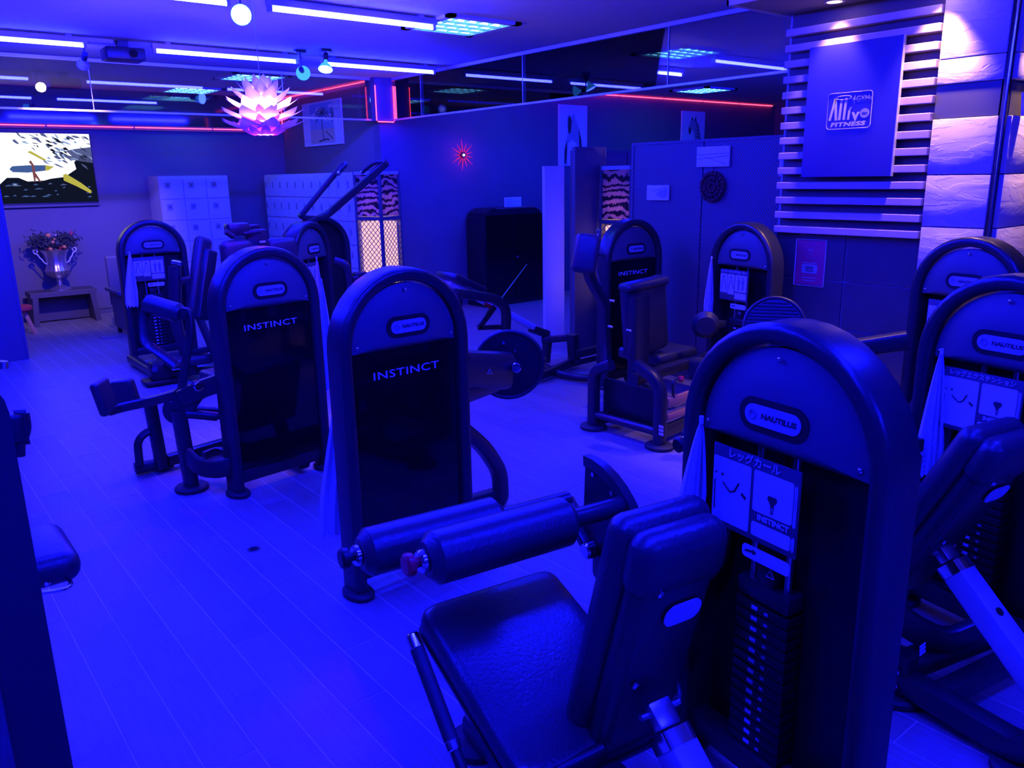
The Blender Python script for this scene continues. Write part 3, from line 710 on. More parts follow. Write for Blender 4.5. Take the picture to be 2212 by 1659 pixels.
wp(F_, 'foot_platform', 'black_coat', lambda bm: rbox(bm, (2.0, 3.62, .35), (.42, .05, .4), Matrix.Rotation(R(-15), 3, 'X'), .015))
wp(F_, 'platform_post', 'black_coat', lambda bm: bar(bm, [(2.0, 3.72, .06), (2.0, 3.66, .3)], .07, .07))

# ---- machine G: second tower, abductor style arms on its left
G_ = tower('leg_raise_machine', 'black arched machine left of centre with cuff arm and shin roller on its left', (1.657, 4.11), 8, False)
gf = Vector((1.209, 4.371, 0))
wp(G_, 'support_post', 'black_coat', lambda bm: bar(bm, [gf+Vector((0, 0, .02)), gf+Vector((-.02, 0, .46))], .075, .075, rr=.02))
wp(G_, 'foot_pad', 'rubber', lambda bm: lathe(bm, [(0, 0), (.085, 0), (.09, .006), (.09, .02), (.08, .028), (0, .028)], 22, Matrix.Translation(gf)))
wp(G_, 'hoop', 'black_coat', lambda bm: bar(bm, [P(405, 985, Y=4.33), P(430, 1010, Y=4.22), P(470, 1015, Y=4.15), P(505, 1005, Y=4.13)], .03, .10, .06))
wp(G_, 'hoop', 'black_coat', lambda bm: bar(bm, [P(440, 985, Y=4.42), P(470, 972, Y=4.45), P(500, 985, Y=4.3)], .03, .05, .06))
wp(G_, 'damper', 'black_coat', lambda bm: (cyl(bm, P(398, 893, Y=4.36), P(470, 900, Y=4.3), .05, n=14), cyl(bm, P(470, 900, Y=4.3), P(500, 905, Y=4.2), .03, n=12)))
wp(G_, 'damper', 'black_coat', lambda bm: cyl(bm, P(415, 886, Y=4.5), P(490, 890, Y=4.35), .05, n=14))
wp(G_, 'pivot_arm', 'black_coat', lambda bm: (bar(bm, [P(395, 860, Y=4.38), P(440, 838, Y=4.3), P(505, 815, Y=4.16)], .08, .10, .03), bar(bm, [P(390, 885, Y=4.4), P(420, 845, Y=4.36)], .09, .12)))
q = P(430, 835, Y=4.17)
wp(G_, 'pivot_bolt', 'chrome', lambda bm: cyl(bm, q, q+Vector((.0, .06, 0)), .052, n=18, bev=.006))
wp(G_, 'knee_wheel', 'black_coat', lambda bm: cyl(bm, P(368, 890, Y=4.42), P(385, 885, Y=4.45), .13, n=22, bev=.01))
sr = wp(G_, 'shin_roller', 'vinyl', lambda bm: cyl(bm, P(316, 655, Y=4.62), P(392, 678, Y=4.42), .105, n=26, bev=.02))
wp(G_, 'roller_arm', 'black_coat', lambda bm: bar(bm, [P(380, 682, Y=4.45), P(408, 672, Y=4.40), P(412, 720, Y=4.38), P(398, 800, Y=4.38), P(388, 875, Y=4.38)], .065, .022, .07, up=(0, 1, 0)))
wp(G_, 'roller_arm', 'black_coat', lambda bm: bar(bm, [P(318, 662, Y=4.62), P(310, 690, Y=4.62), P(312, 742, Y=4.6), P(345, 762, Y=4.55), P(380, 790, Y=4.5)], .05, .022, .05, up=(0, 1, 0)))
cf = wp(G_, 'calf_cuff', 'vinyl', lambda bm: (pad(bm, P(212, 822, Y=4.62), P(238, 892, Y=4.62), (.7, .7, 0), .13, .05, .02), pad(bm, P(262, 820, Y=4.80), P(280, 872, Y=4.80), (.7, -.7, 0), .13, .06, .02)))
wp(G_, 'cuff_arm', 'black_coat', lambda bm: bar(bm, [P(235, 888, Y=4.62), P(262, 880, Y=4.66), P(300, 872, Y=4.62), P(345, 862, Y=4.5), P(385, 850, Y=4.4)], .05, .05, .05))
gp = Vector((1.17, 4.78, 0))
wp(G_, 'rear_post', 'black_coat', lambda bm: bar(bm, [gp+Vector((0, 0, .02)), gp+Vector((-.02, 0, .42))], .07, .07, rr=.02))
wp(G_, 'foot_bar', 'rubber', lambda bm: bar(bm, [P(292, 1012, Z=.04), P(372, 996, Z=.04)], .08, .06, rr=.02))
wp(G_, 'grab_loop', 'black_coat', lambda bm: bar(bm, [P(302, 1005, Z=.07), P(297, 955, Y=4.78), P(312, 935, Y=4.78), P(345, 926, Y=4.78)], .04, .04, .05))
wp(G_, 'seat_rail', 'black_coat', lambda bm: (bar(bm, [(1.2, 4.78, .06), (1.75, 4.9, .06), (1.8, 4.2, .06)], .07, .07, .06),))
wp(G_, 'seat', 'vinyl', lambda bm: rbox(bm, (1.72, 4.85, .48), (.38, .4, .08), Matrix.Rotation(R(8), 3, 'Z'), .03, 3))
wp(G_, 'seat_post', 'black_coat', lambda bm: bar(bm, [(1.72, 4.87, .05), (1.72, 4.87, .45)], .07, .07))

# ---- machine H: far left tower with placard, seat in front of it
H_ = tower('abdominal_machine', 'farthest left black arched machine with a placard, in front of the grey lockers', (2.135, 8.0), 0, True, None, placard='four')
wp(H_, 'backrest', 'vinyl', lambda bm: pad(bm, P(420, 680, Y=6.95), P(440, 512, Y=7.05), (1, .5, 0), .16, .1, .045))
wp(H_, 'back_cover', 'black_coat', lambda bm: pad(bm, P(432, 690, Y=6.9), P(452, 540, Y=7.0), (1, .5, 0), .12, .1, .02))
wp(H_, 'back_stay', 'black_coat', lambda bm: (bar(bm, [P(428, 680, Y=6.9), P(475, 790, Y=6.75)], .06, .05), bar(bm, [P(415, 762, Y=6.95), P(478, 748, Y=6.8)], .05, .05)))
wp(H_, 'mast', 'black_coat', lambda bm: (bar(bm, [Vector((2.05, 6.95, .05)), P(380, 700, Y=7.0), P(378, 575, Y=7.0)], .09, .09, .1), bar(bm, [P(378, 610, Y=7.0), P(430, 600, Y=7.0)], .06, .06)))
wp(H_, 'grip_bar', 'chrome', lambda bm: cyl(bm, P(372, 566, Y=7.02), P(392, 570, Y=6.95), .05, n=14, bev=.008))
wp(H_, 'pulley_block', 'black_dark', lambda bm: (rbox(bm, P(345, 800, Y=7.0), (.16, .16, .16), None, .02), rbox(bm, P(345, 822, Y=7.0), (.26, .2, .04), None, .015)))
wp(H_, 'bolt', 'chrome', lambda bm: cyl(bm, P(335, 798, Y=6.86), P(335, 798, Y=6.95), .05, n=14))
wp(H_, 'base_rail', 'black_coat', lambda bm: (bar(bm, [(1.8, 7.0, .06), (1.8, 7.95, .06)], .07, .07), bar(bm, [(1.9, 7.02, .06), (2.45, 6.98, .06), (2.6, 6.9, .2)], .06, .06, .12), bar(bm, [(2.45, 7.0, .06), (2.3, 7.95, .06)], .06, .06)))
wp(H_, 'seat', 'vinyl', lambda bm: rbox(bm, P(400, 775, Y=7.0), (.38, .36, .08), None, .03, 3))
wp(H_, 'seat_post', 'black_coat', lambda bm: bar(bm, [Vector((2.03, 7.0, .05)), P(400, 785, Y=7.0)], .07, .07))

# ---- machine I: oblique tower behind G, with chest pads to its left
I_ = tower('chest_press_machine', 'obliquely turned black arched machine behind the second tower, with two square pads', (2.97, 6.35), 35, True, None, placard='four')
wp(I_, 'arm_pad', 'vinyl', lambda bm: rbox(bm, (P(475, 520, Y=5.75)+P(548, 592, Y=5.75))/2, (.23, .1, .25), None, .045, 4))
wp(I_, 'arm_pad', 'vinyl', lambda bm: rbox(bm, (P(578, 508, Y=6.0)+P(638, 590, Y=6.0))/2, (.25, .1, .25), None, .045, 4))
wp(I_, 'mast', 'black_coat', lambda bm: (rbox(bm, P(555, 545, Y=5.95), (.16, .1, .34), None, .015), bar(bm, [P(555, 560, Y=5.95), Vector((2.33, 5.98, .05))], .09, .09)))
wp(I_, 'mast_label', 'white_print', lambda bm: prism(bm, rrect(.05, .014, .006, 3), Matrix.Translation(P(567, 522, Y=5.88)) @ FACE_NEGY, .004))
h0 = wp(I_, 'press_handle', 'rubber', lambda bm: cyl(bm, P(525, 505, Y=5.8), P(563, 500, Y=5.8), .035, n=14, bev=.006))
wp(I_, 'cam_box', 'black_coat', lambda bm: (rbox(bm, P(512, 495, Y=5.85), (.16, .12, .09), None, .02), rbox(bm, P(540, 490, Y=5.9), (.12, .1, .03), None, .006)))
wp(I_, 'press_handle', 'rubber', lambda bm: cyl(bm, P(487, 500, Y=5.75), P(505, 512, Y=5.75), .04, n=12))
wp(I_, 'seat', 'vinyl', lambda bm: rbox(bm, (2.33, 5.72, .5), (.36, .36, .08), None, .03, 3))
wp(I_, 'frame', 'black_coat', lambda bm: (bar(bm, [(2.33, 5.45, .06), (2.33, 6.3, .06), (2.9, 6.4, .06)], .08, .08, .05), bar(bm, [(2.33, 5.72, .06), (2.33, 5.72, .47)], .07, .07)))
wp(I_, 'side_bar', 'black_coat', lambda bm: bar(bm, [P(722, 562, Y=6.35), P(748, 570, Y=6.3), P(755, 605, Y=6.3), P(757, 665, Y=6.3), P(760, 760, Y=6.3)], .06, .06, .1))
wp(I_, 'linkage', 'black_dark', lambda bm: (rbox(bm, P(778, 600, Y=6.4), (.14, .1, .1), None, .02), rbox(bm, P(765, 612, Y=6.3), (.05, .08, .12), None, .01)))
for px, py in ((770, 598), (783, 606), (764, 617)):
    wp(I_, 'bolt', 'chrome', lambda bm: cyl(bm, P(px, py, Y=6.25), P(px, py, Y=6.32), .025, n=10))

# ---- lever pulldown behind it
L_ = thing('lever_pulldown_machine', 'black pulldown machine with two raised lever arms in front of the white lockers', 'gym machine', (3.45, 7.15, 0), R(8), 'black arched weight machines')
shared('arch', 'arch_frame', 'black_coat', L_, f_arch)
o = shared('backing', 'back_cover', 'black_dark', L_, f_backing)
for s in (-1, 1): o = shared('foot', 'foot_pad', 'rubber', L_, f_foot); o.location = (s*(TW/2-.031), .05, 0)
shared('base', 'base_bar', 'black_coat', L_, BB(-TW/2+.03, TW/2-.03, .04, .12, .06, .13, bev=.012))
la = wp(L_, 'lever_yoke', 'black_coat', lambda bm: bar(bm, [P(648, 462, Y=7.0), P(655, 470, Y=7.0), P(690, 472, Y=7.0), P(712, 462, Y=7.0)], .07, .045, .03))
wp(L_, 'lever_arm', 'black_coat', lambda bm: bar(bm, [P(652, 464, Y=7.0), P(700, 405, Y=6.9), P(742, 354, Y=6.8)], .05, .05, .02))
wp(L_, 'lever_arm', 'black_coat', lambda bm: bar(bm, [P(690, 472, Y=7.0), P(712, 460, Y=7.0), P(775, 405, Y=6.8), P(836, 350, Y=6.6)], .065, .065, .06))
for pts, cap in (([P(830, 352, Y=6.6), P(815, 350, Y=6.65), P(802, 356, Y=6.75), P(783, 372, Y=6.85)], P(780, 375, Y=6.86)), ([P(745, 352, Y=6.8), P(748, 356, Y=6.7), P(738, 366, Y=6.66), P(732, 374, Y=6.64)], P(730, 377, Y=6.63))):
    g = wp(L_, 'grip', 'rubber', lambda bm: tube(bm, pts, .034, .04))
    part('grip_cap', 'chrome', g, lambda bm: cyl(bm, L_.matrix_basis.inverted() @ cap, L_.matrix_basis.inverted() @ (cap+(pts[-1]-cap).normalized()*.03), .036, n=14, bev=.004))
wp(L_, 'counter_arm', 'black_coat', lambda bm: (bar(bm, [P(680, 474, Y=7.0), P(650, 490, Y=7.0), P(622, 515, Y=7.0), P(600, 545, Y=6.95)], .08, .08, .06), bar(bm, [P(668, 480, Y=7.05), P(632, 488, Y=7.05), P(615, 512, Y=7.05)], .05, .05, .06)))

# ---- machine E and its seat
E_ = tower('back_extension_machine', 'black arched machine left of the partition with a tall seat standing before it', (4.71, 4.32), -2, False)
wp(E_, 'backrest', 'vinyl', lambda bm: pad(bm, (4.07, 3.62, .46), (3.95, 3.56, .975), (1, -.1, 0), .36, .10, .045))
wp(E_, 'backrest_top', 'vinyl', lambda bm: pad(bm, (3.955, 3.55, .925), (3.95, 3.55, .985), (1, -.1, 0), .37, .12, .03))
bc = wp(E_, 'back_post', 'black_coat', lambda bm: bar(bm, [(3.86, 3.50, .33), (3.82, 3.47, .90)], .15, .07, up=(0, 1, 0), rr=.02))
for px, py in ((1326, 650), (1322, 706), (1362, 714)):
    q = P(px, py, Y=3.42); part('bolt', 'chrome', bc, lambda bm: cyl(bm, E_.matrix_basis.inverted() @ q, E_.matrix_basis.inverted() @ (q+Vector((0, .03, 0))), .016, n=10))
wp(E_, 'seat', 'vinyl', lambda bm: rbox(bm, (4.3, 3.72, .42), (.42, .4, .08), None, .03, 3))
wp(E_, 'cable_wheel', 'black_plate', lambda bm: cyl(bm, P(1405, 690, Y=3.85), P(1418, 690, Y=3.9), .14, n=24, bev=.02))
ap = wp(E_, 'arm_pad', 'vinyl', lambda bm: pad(bm, P(1258, 590, Y=3.75), P(1272, 506, Y=3.75), (.8, -.6, 0), .16, .12, .035))
wp(E_, 'pad_arm', 'black_coat', lambda bm: bar(bm, [P(1275, 545, Y=3.85), P(1270, 592, Y=3.85), P(1290, 630, Y=3.85), P(1305, 655, Y=3.85), P(1308, 740, Y=3.85), P(1310, 790, Y=3.8)], .07, .06, .06))
wp(E_, 'pad_rod', 'steel', lambda bm: (tube(bm, [P(1293, 500, Y=3.9), P(1283, 560, Y=3.9), P(1302, 640, Y=3.9)], .01), tube(bm, [P(1280, 545, Y=3.8), P(1305, 552, Y=4.2)], .03)))
wp(E_, 'rod_tip', 'chrome', lambda bm: cyl(bm, P(1292, 496, Y=3.9), P(1293, 503, Y=3.9), .03, n=10))
f0, f1 = Vector((3.64, 3.69, 0)), Vector((3.66, 3.13, 0))
bw = Vector((1, 0, 0))
wp(E_, 'end_hoop', 'black_coat', lambda bm: bar(bm, [f0+Vector((0, 0, .02)), f0+Vector((0, 0, .40)), f0+Vector((.02, -.14, .46))], .07, .07, .10, rr=.02))
wp(E_, 'end_hoop', 'black_coat', lambda bm: bar(bm, [f1+Vector((0, 0, .02)), f1+Vector((0, 0, .42)), f1+Vector((0, .2, .5))], .07, .07, .14, rr=.02))
wp(E_, 'cross_bar', 'black_coat', lambda bm: cyl(bm, f0+Vector((0, 0, .1)), f1+Vector((0, 0, .1)), .055, n=18))
wp(E_, 'shroud_panel', 'black_dark', lambda bm: rbox(bm, (f0+f1)/2+Vector((.06, 0, .22)), (.03, .5, .26), None, .01))
wp(E_, 'seat_frame', 'black_coat', lambda bm: (bar(bm, [(3.7, 3.4, .38), (4.6, 3.5, .38)], .08, .07), bar(bm, [(3.7, 3.18, .07), (4.62, 3.3, .07)], .06, .08), bar(bm, [(4.3, 3.72, .08), (4.3, 3.72, .4)], .07, .07), bar(bm, [(3.7, 3.66, .07), (4.3, 3.72, .07), (4.66, 4.34, .07)], .06, .08, .1)))
wp(E_, 'adjust_plate', 'gold_plastic', lambda bm: (rbox(bm, (3.98, 3.22, .245), (.36, .03, .07), Matrix.Rotation(R(6), 3, 'Z'), .01), rbox(bm, (3.98, 3.22, .15), (.36, .03, .05), Matrix.Rotation(R(6), 3, 'Z'), .01)))
for f in (f0, f1): wp(E_, 'foot_pad', 'rubber', lambda bm: lathe(bm, [(0, 0), (.08, 0), (.086, .006), (.086, .02), (.075, .028), (0, .028)], 22, Matrix.Translation(f) @ Matrix.Diagonal((1, 1.1, 1, 1))))
wp(E_, 'size_label', 'white_print', lambda bm: [rbox(bm, P(1428, y, X=3.62), (.002, .035, .016)) for y in (922, 930, 938)])
kb = wp(E_, 'lever', 'black_coat', lambda bm: tube(bm, [P(1455, 860, Y=3.2), P(1453, 828, Y=3.2), P(1462, 818, Y=3.2)], .02, .03))
part('lever_knob', 'red_plastic', kb, lambda bm: lathe(bm, [(0, -.022), (.014, -.018), (.022, 0), (.016, .018), (0, .022)], 14, Matrix.Translation(E_.matrix_basis.inverted() @ P(1471, 819, Y=3.2))))

# ---- machine D by the partition, C by the stone column
D_ = tower('torso_machine', 'black arched machine with placard directly in front of the rattan partition', (4.80, 3.43), -100, True, 'インナーサイ/アウターサイ', placard='four')
dp_ = wp(D_, 'knee_pad', 'vinyl', lambda bm: cyl(bm, P(1525, 705, X=4.38), P(1525, 705, X=4.38)+Vector((.05, .05, .01)), .19, n=28, bev=.03))
wp(D_, 'knee_pad', 'vinyl', lambda bm: rbox(bm, P(1520, 800, X=4.2), (.12, .2, .16), None, .04, 3))
wp(D_, 'pad_arm', 'black_coat', lambda bm: (bar(bm, [P(1530, 706, X=4.44), (4.75, 3.5, .6)], .06, .05), bar(bm, [(4.3, 3.2, .38), (4.72, 3.4, .4)], .06, .06)))
C_ = tower('seated_leg_press_machine', 'black arched machine in front of the stone pillar, carrying a ribbed round foot plate', (4.372, 1.754), -100, True, None)
cc = P(1672, 706, X=4.02); nrm = Vector((-.80, -.52, .28)).normalized()
fp = wp(C_, 'foot_plate', 'black_coat', lambda bm: cyl(bm, cc, cc-nrm*.07, .36, n=44, bev=.012))
Q = Matrix.Translation(cc) @ nrm.to_track_quat('Z', 'Y').to_matrix().to_4x4()
ux = Vector((0, 0, 1))-nrm*nrm.z; ux.normalize(); vx = nrm.cross(ux)
for k in range(-8, 9):
    hgt = k*.0195; L = math.sqrt(max(0, .155**2-hgt**2))
    if L > .02:
        a = cc+ux*hgt-vx*L+nrm*.003; b_ = cc+ux*hgt+vx*L+nrm*.003
        part('rib', 'rubber', fp, lambda bm: sweep(bm, [C_.matrix_basis.inverted() @ a, C_.matrix_basis.inverted() @ b_], sect(.011, .011), up=C_.matrix_basis.inverted().to_3x3() @ nrm))
part('rim', 'black_coat', fp, lambda bm: sweep(bm, [C_.matrix_basis.inverted() @ (cc+ux*.168*math.cos(2*PI*k/36)+vx*.168*math.sin(2*PI*k/36)) for k in range(36)], sect(.02, .02), closed=True))
wp(C_, 'press_arm', 'black_coat', lambda bm: (bar(bm, [P(1960, 735, X=4.30), P(1800, 760, X=4.12), cc-nrm*.05], .09, .10, .05, rr=.02),))
wp(C_, 'base_rail', 'black_coat', lambda bm: (bar(bm, [(4.30, 1.9, .07), (4.1, 2.95, .07)], .08, .08), bar(bm, [(4.1, 2.75, .07), (4.06, 2.72, .7)], .08, .08)))
wp(C_, 'seat_back', 'vinyl', lambda bm: pad(bm, (3.9, 1.70, .45), (3.75, 1.4, .95), (1, 0, 0), .34, .09, .04))
wp(C_, 'seat', 'vinyl', lambda bm: rbox(bm, (3.92, 1.85, .42), (.38, .4, .09), None, .035, 3))
wp(C_, 'seat_frame', 'black_coat', lambda bm: (bar(bm, [(3.9, 1.8, .05), (3.9, 1.8, .4)], .08, .08), bar(bm, [(3.9, 1.8, .07), (4.35, 1.78, .07)], .08, .08), bar(bm, [(3.9, 1.4, .07), (3.92, 2.3, .07)], .08, .08), bar(bm, [(3.9, 1.45, .07), (3.82, 1.5, .7)], .07, .07)))

# ---- machine at the left edge
J_ = thing('shoulder_machine', 'black slab-sided machine cut by the left edge, with a seat pad and chrome lever', 'gym machine', (-.15, 1.6, 0), 0, 'black arched weight machines')
def jtower(bm):
    poly = rrect(.59, 1.36, .07, 5, 0, .68)
    prism(bm, poly, Matrix.Translation((0, .12, 0)) @ FACE_NEGY, .22)
part('stack_tower', 'black_coat', J_, jtower)
part('side_cover', 'black_plate', J_, lambda bm: rbox(bm, (-.02, -.105, .7), (.46, .02, 1.2), None, .006))
wp(J_, 'cable_cap', 'chrome', lambda bm: cyl(bm, P(3, 795, Y=1.52), P(3, 780, Y=1.52), .02, n=12))
wp(J_, 'cable_guide', 'black_coat', lambda bm: (tube(bm, [P(30, 893, Y=2.5), P(56, 891, Y=2.5)], .02), tube(bm, [P(48, 892, Y=2.5), P(54, 925, Y=2.5), P(46, 950, Y=2.5)], .035, .03), tube(bm, [P(38, 956, Y=2.5), P(64, 952, Y=2.5)], .02), tube(bm, [P(42, 950, Y=2.5), P(42, 985, Y=2.5)], .03), rbox(bm, P(28, 925, Y=2.5), (.05, .05, .08), None, .01)))
js = wp(J_, 'seat', 'vinyl', lambda bm: rbox(bm, P(70, 1205, Y=2.45), (.20, .3, .09), None, .04, 4))
wp(J_, 'seat_lever', 'chrome', lambda bm: tube(bm, [P(90, 1280, Y=2.2), P(148, 1272, Y=2.2), P(156, 1258, Y=2.25), P(132, 1240, Y=2.35), P(100, 1262, Y=2.3)], .012, .03))
wp(J_, 'frame', 'black_coat', lambda bm: (bar(bm, [(-.15, 1.6, .07), (.0, 2.5, .07)], .08, .08), bar(bm, [(.0, 2.35, .07), (.05, 2.35, .5)], .08, .08), bar(bm, [(-.05, 2.52, .07), (.05, 2.52, 1.05), (.16, 2.5, 1.06)], .07, .07, .06)))

# ---- low incline bench between centre machine and partition
K_ = thing('incline_bench', 'low incline exercise bench with pale sliding rail and curved handle, behind the cam disc', 'bench', (4.3, 5.2, 0))
ra, rb_ = P(968, 608, Y=5.35), P(1182, 724, Y=5.35)
rail = wp(K_, 'rail', 'white_metal', lambda bm: bar(bm, [ra, rb_], .10, .05, rr=.012))
wp(K_, 'grip_tape', 'red_plastic', lambda bm: bar(bm, [ra.lerp(rb_, .30)+Vector((0, -.06, -.035)), ra.lerp(rb_, .36)+Vector((0, -.06, -.035))], .012, .035))
wp(K_, 'handle', 'black_coat', lambda bm: bar(bm, [P(985, 634, Y=5.1), P(1010, 636, Y=5.1), P(1070, 645, Y=5.1), P(1094, 665, Y=5.1), P(1092, 745, Y=5.1)], .055, .075, .12))
wp(K_, 'support', 'black_coat', lambda bm: (bar(bm, [P(1068, 662, Y=5.3), P(1034, 708, Y=5.3)], .03, .05), bar(bm, [P(1034, 708, Y=5.3), P(1085, 706, Y=5.3)], .03, .04)))
wp(K_, 'upright', 'black_coat', lambda bm: bar(bm, [Vector((4.62, 5.30, .03)), P(1184, 725, Y=5.30)], .07, .07))
wp(K_, 'upright', 'black_coat', lambda bm: bar(bm, [Vector((4.75, 5.06, .03)), P(1237, 722, Y=5.06)], .10, .08))
wp(K_, 'top_bar', 'black_coat', lambda bm: (bar(bm, [P(1172, 735, Y=5.32), P(1240, 728, Y=5.06)], .05, .06), rbox(bm, P(1165, 716, Y=5.34), (.2, .09, .07), Matrix.Rotation(.4, 3, 'Y'), .015)))
wp(K_, 'base', 'black_coat', lambda bm: (tube(bm, [(4.55, 5.45, .05), (3.75, 5.55, .05)], .06), tube(bm, [(4.62, 5.3, .06), (4.05, 5.0, .06), (3.8, 5.1, .06)], .06, .1), bar(bm, [(4.75, 5.06, .06), (4.15, 4.85, .06)], .07, .07)))
wp(K_, 'floor_hoop', 'black_coat', lambda bm: tube(bm, [P(1178, 792, Z=.04), P(1205, 808, Z=.04), P(1260, 817, Z=.04), P(1312, 815, Z=.04), P(1330, 800, Z=.04)], .06, .1))
wp(K_, 'carriage', 'black_coat', lambda bm: (rbox(bm, ra.lerp(rb_, .12)+Vector((0, 0, .05)), (.34, .3, .06), Matrix.Rotation(.45, 3, 'Y'), .02), ))
wp(K_, 'link', 'black_coat', lambda bm: (bar(bm, [P(1244, 765, Y=5.0), P(1300, 752, Y=4.9)], .07, .07), tube(bm, [P(1240, 785, Y=5.02), P(1305, 770, Y=4.9)], .05)))
wp(K_, 'rear_leg', 'black_coat', lambda bm: bar(bm, [ra+Vector((.1, 0, -.05)), Vector((ra.x+.05, 5.35, .02))], .06, .06))

# ------------------------------------------------------------------ towels
def towel(label, top, bot, wd, depth=.05, th=.012, fold=.3):
    """cloth pinched at the hook, widening to the hem"""
    top = Vector(top); bot = Vector(bot); bm = bmesh.new(); n = 10; k = 9
    v = (bot-top); side = v.cross(Vector((0, 0, 1)))
    view = (top-CAMP); view.z = 0; view.normalize(); side = Vector((view.y, -view.x, 0)); fw = view
    fr, bk = [], []
    for i in range(n+1):
        t = i/n; wdt = wd*(.12+.88*min(1, t*1.25)**.8)
        rf, rk = [], []
        for j in range(k+1):
            s = j/k-.5; fold_ = math.sin(j*PI*.95+.4)*depth*.45*min(1, t*1.5+.15)
            hem = (-.05*abs(math.sin(j*1.7)) if i == n else 0)
            p = top+v*t+side*s*wdt+fw*fold_+Vector((0, 0, hem))
            rf.append(bm.verts.new(p)); rk.append(bm.verts.new(p+fw*th))
        fr.append(rf); bk.append(rk)
    for i in range(n):
        for j in range(k):
            bm.faces.new((fr[i][j], fr[i][j+1], fr[i+1][j+1], fr[i+1][j])); bm.faces.new((bk[i][j], bk[i+1][j], bk[i+1][j+1], bk[i][j+1]))
    for i in range(n):
        bm.faces.new((fr[i][0], fr[i+1][0], bk[i+1][0], bk[i][0])); bm.faces.new((fr[i][k], bk[i][k], bk[i+1][k], fr[i+1][k]))
    for j in range(k):
        bm.faces.new((fr[0][j], bk[0][j], bk[0][j+1], fr[0][j+1])); bm.faces.new((fr[n][j], fr[n][j+1], bk[n][j+1], bk[n][j]))
    t = thing('towel', label, 'towel', (bot.x, bot.y, bot.z), 0, 'towels hung on the machines')
    obj('cloth', bm, 'towel', t, world=True)
    part('hook', 'white_print', t, lambda b2: tube(b2, [top+Vector((0, 0, .02))-bot, top-bot], .012))
    return t
def tp(px, py, t, lx): # depth plane of a tower front at local x
    q = t.matrix_basis @ Vector((lx, -.03, 0)); r = ray(px, py); k = q.to_2d().length/Vector((r.x, r.y)).length; return CAMP+r*k
towel('white towel hanging on the left of the nearest machine placard', tp(1515, 915, A_, -.2), tp(1492, 1110, A_, -.2), .07)
towel('white towel hanging on the left of the right edge machine placard', tp(2034, 765, B_, -.22), tp(2003, 1010, B_, -.24), .09)
towel('small towel hanging beside the placard of the machine before the partition', tp(1537, 560, D_, -.24), tp(1530, 672, D_, -.26), .07)
towel('small towel hanging left of the placard on the far left machine', tp(280, 548, H_, -.22), tp(285, 655, H_, -.22), .11)
towel('long white towel hanging at the left side of the centre machine', P(741, 790, Y=2.86), P(726, 1140, Y=2.88), .14, .05)
towel('white towel hanging between the second and the centre machine', P(694, 610, Y=4.2), P(710, 830, Y=4.2), .10)
towel('thin towel hanging on the front of the obliquely turned machine', P(684, 560, Y=6.1), P(695, 690, Y=6.1), .07)

# ------------------------------------------------------------------ slatted column, sign and stone pillar
SX = 5.0
wc = struct('wall_column', 'tile_joint', BB(SX+.045, 9.0, 2.29, 3.30, 0, 2.649))
struct('trim_7', 'slat_back', BB(SX+.035, SX+.044, 2.27, 3.28, 1.24, 2.649))
for i, (z0, z1) in enumerate(((0, .305), (.31, .62), (.625, .935), (.94, 1.26))):
    for j, (y0, y1) in enumerate(((2.775, 3.297), (2.30, 2.77))):
        part('tile', 'black_tile', wc, BB(SX+.03, SX+.05, y0+.003, y1-.003, z0+.002, z1-.002, bev=.002), smooth=False)
wpil = struct('wall_pillar', 'tile_joint', BB(SX+.05, 6.4, 1.93, 2.287, 0, 2.649))
def slate(x0, x1, y0, y1, z0, z1, face):
    o = part('stone_tile', 'slate', wpil, BB(x0, x1, y0, y1, z0, z1, bev=.005, seg=2)); return o
zs = [0, .085, .393, .70, 1.01, 1.318, 1.617, 1.93]
for a, b_ in zip(zs, zs[1:]): slate(SX-.012, SX+.05, 1.932, 2.285, a+.002, b_-.002, 0)
part('band_tile', 'black_tile', wpil, BB(SX+.0, SX+.05, 1.94, 2.285, 1.932, 2.113), smooth=False)
slate(SX-.012, SX+.05, 1.932, 2.285, 2.117, 2.25, 0); slate(SX-.012, SX+.05, 1.932, 2.285, 2.254, 2.645, 0)
for x0, x1 in ((5.035, 5.49), (5.495, 5.95), (5.955, 6.4)):
    for a, b_ in zip(zs, zs[1:]): slate(x0, x1, 1.88, 1.94, a+.002, b_-.002, 1)
    part('band_tile', 'black_tile', wpil, BB(x0, x1, 1.90, 1.94, 1.932, 2.10), smooth=False)
    slate(x0, x1, 1.88, 1.94, 2.117, 2.25, 1); slate(x0, x1, 1.88, 1.94, 2.254, 2.645, 1)
part('corner_trim', 'black_dark', wpil, BB(SX-.004, SX+.03, 1.902, 1.93, 0, 2.648, bev=.004))
part('corner_bead', 'chrome', wpil, lambda bm: tube(bm, [(SX-.008, 1.905, 0), (SX-.008, 1.905, 2.64)], .014))
# white sconce lettering plate on the far side of the corner
tag(part('wall_bracket', 'white_metal', None, lambda bm: prism(bm, [(-.03, .06), (.05, .06), (.035, -.06), (.0, -.06)], Matrix.Translation(P(2208, 225, Y=1.87)) @ FACE_NEGY, .03)), 'white angular bracket on the dark band at the right edge of the pillar', 'bracket')

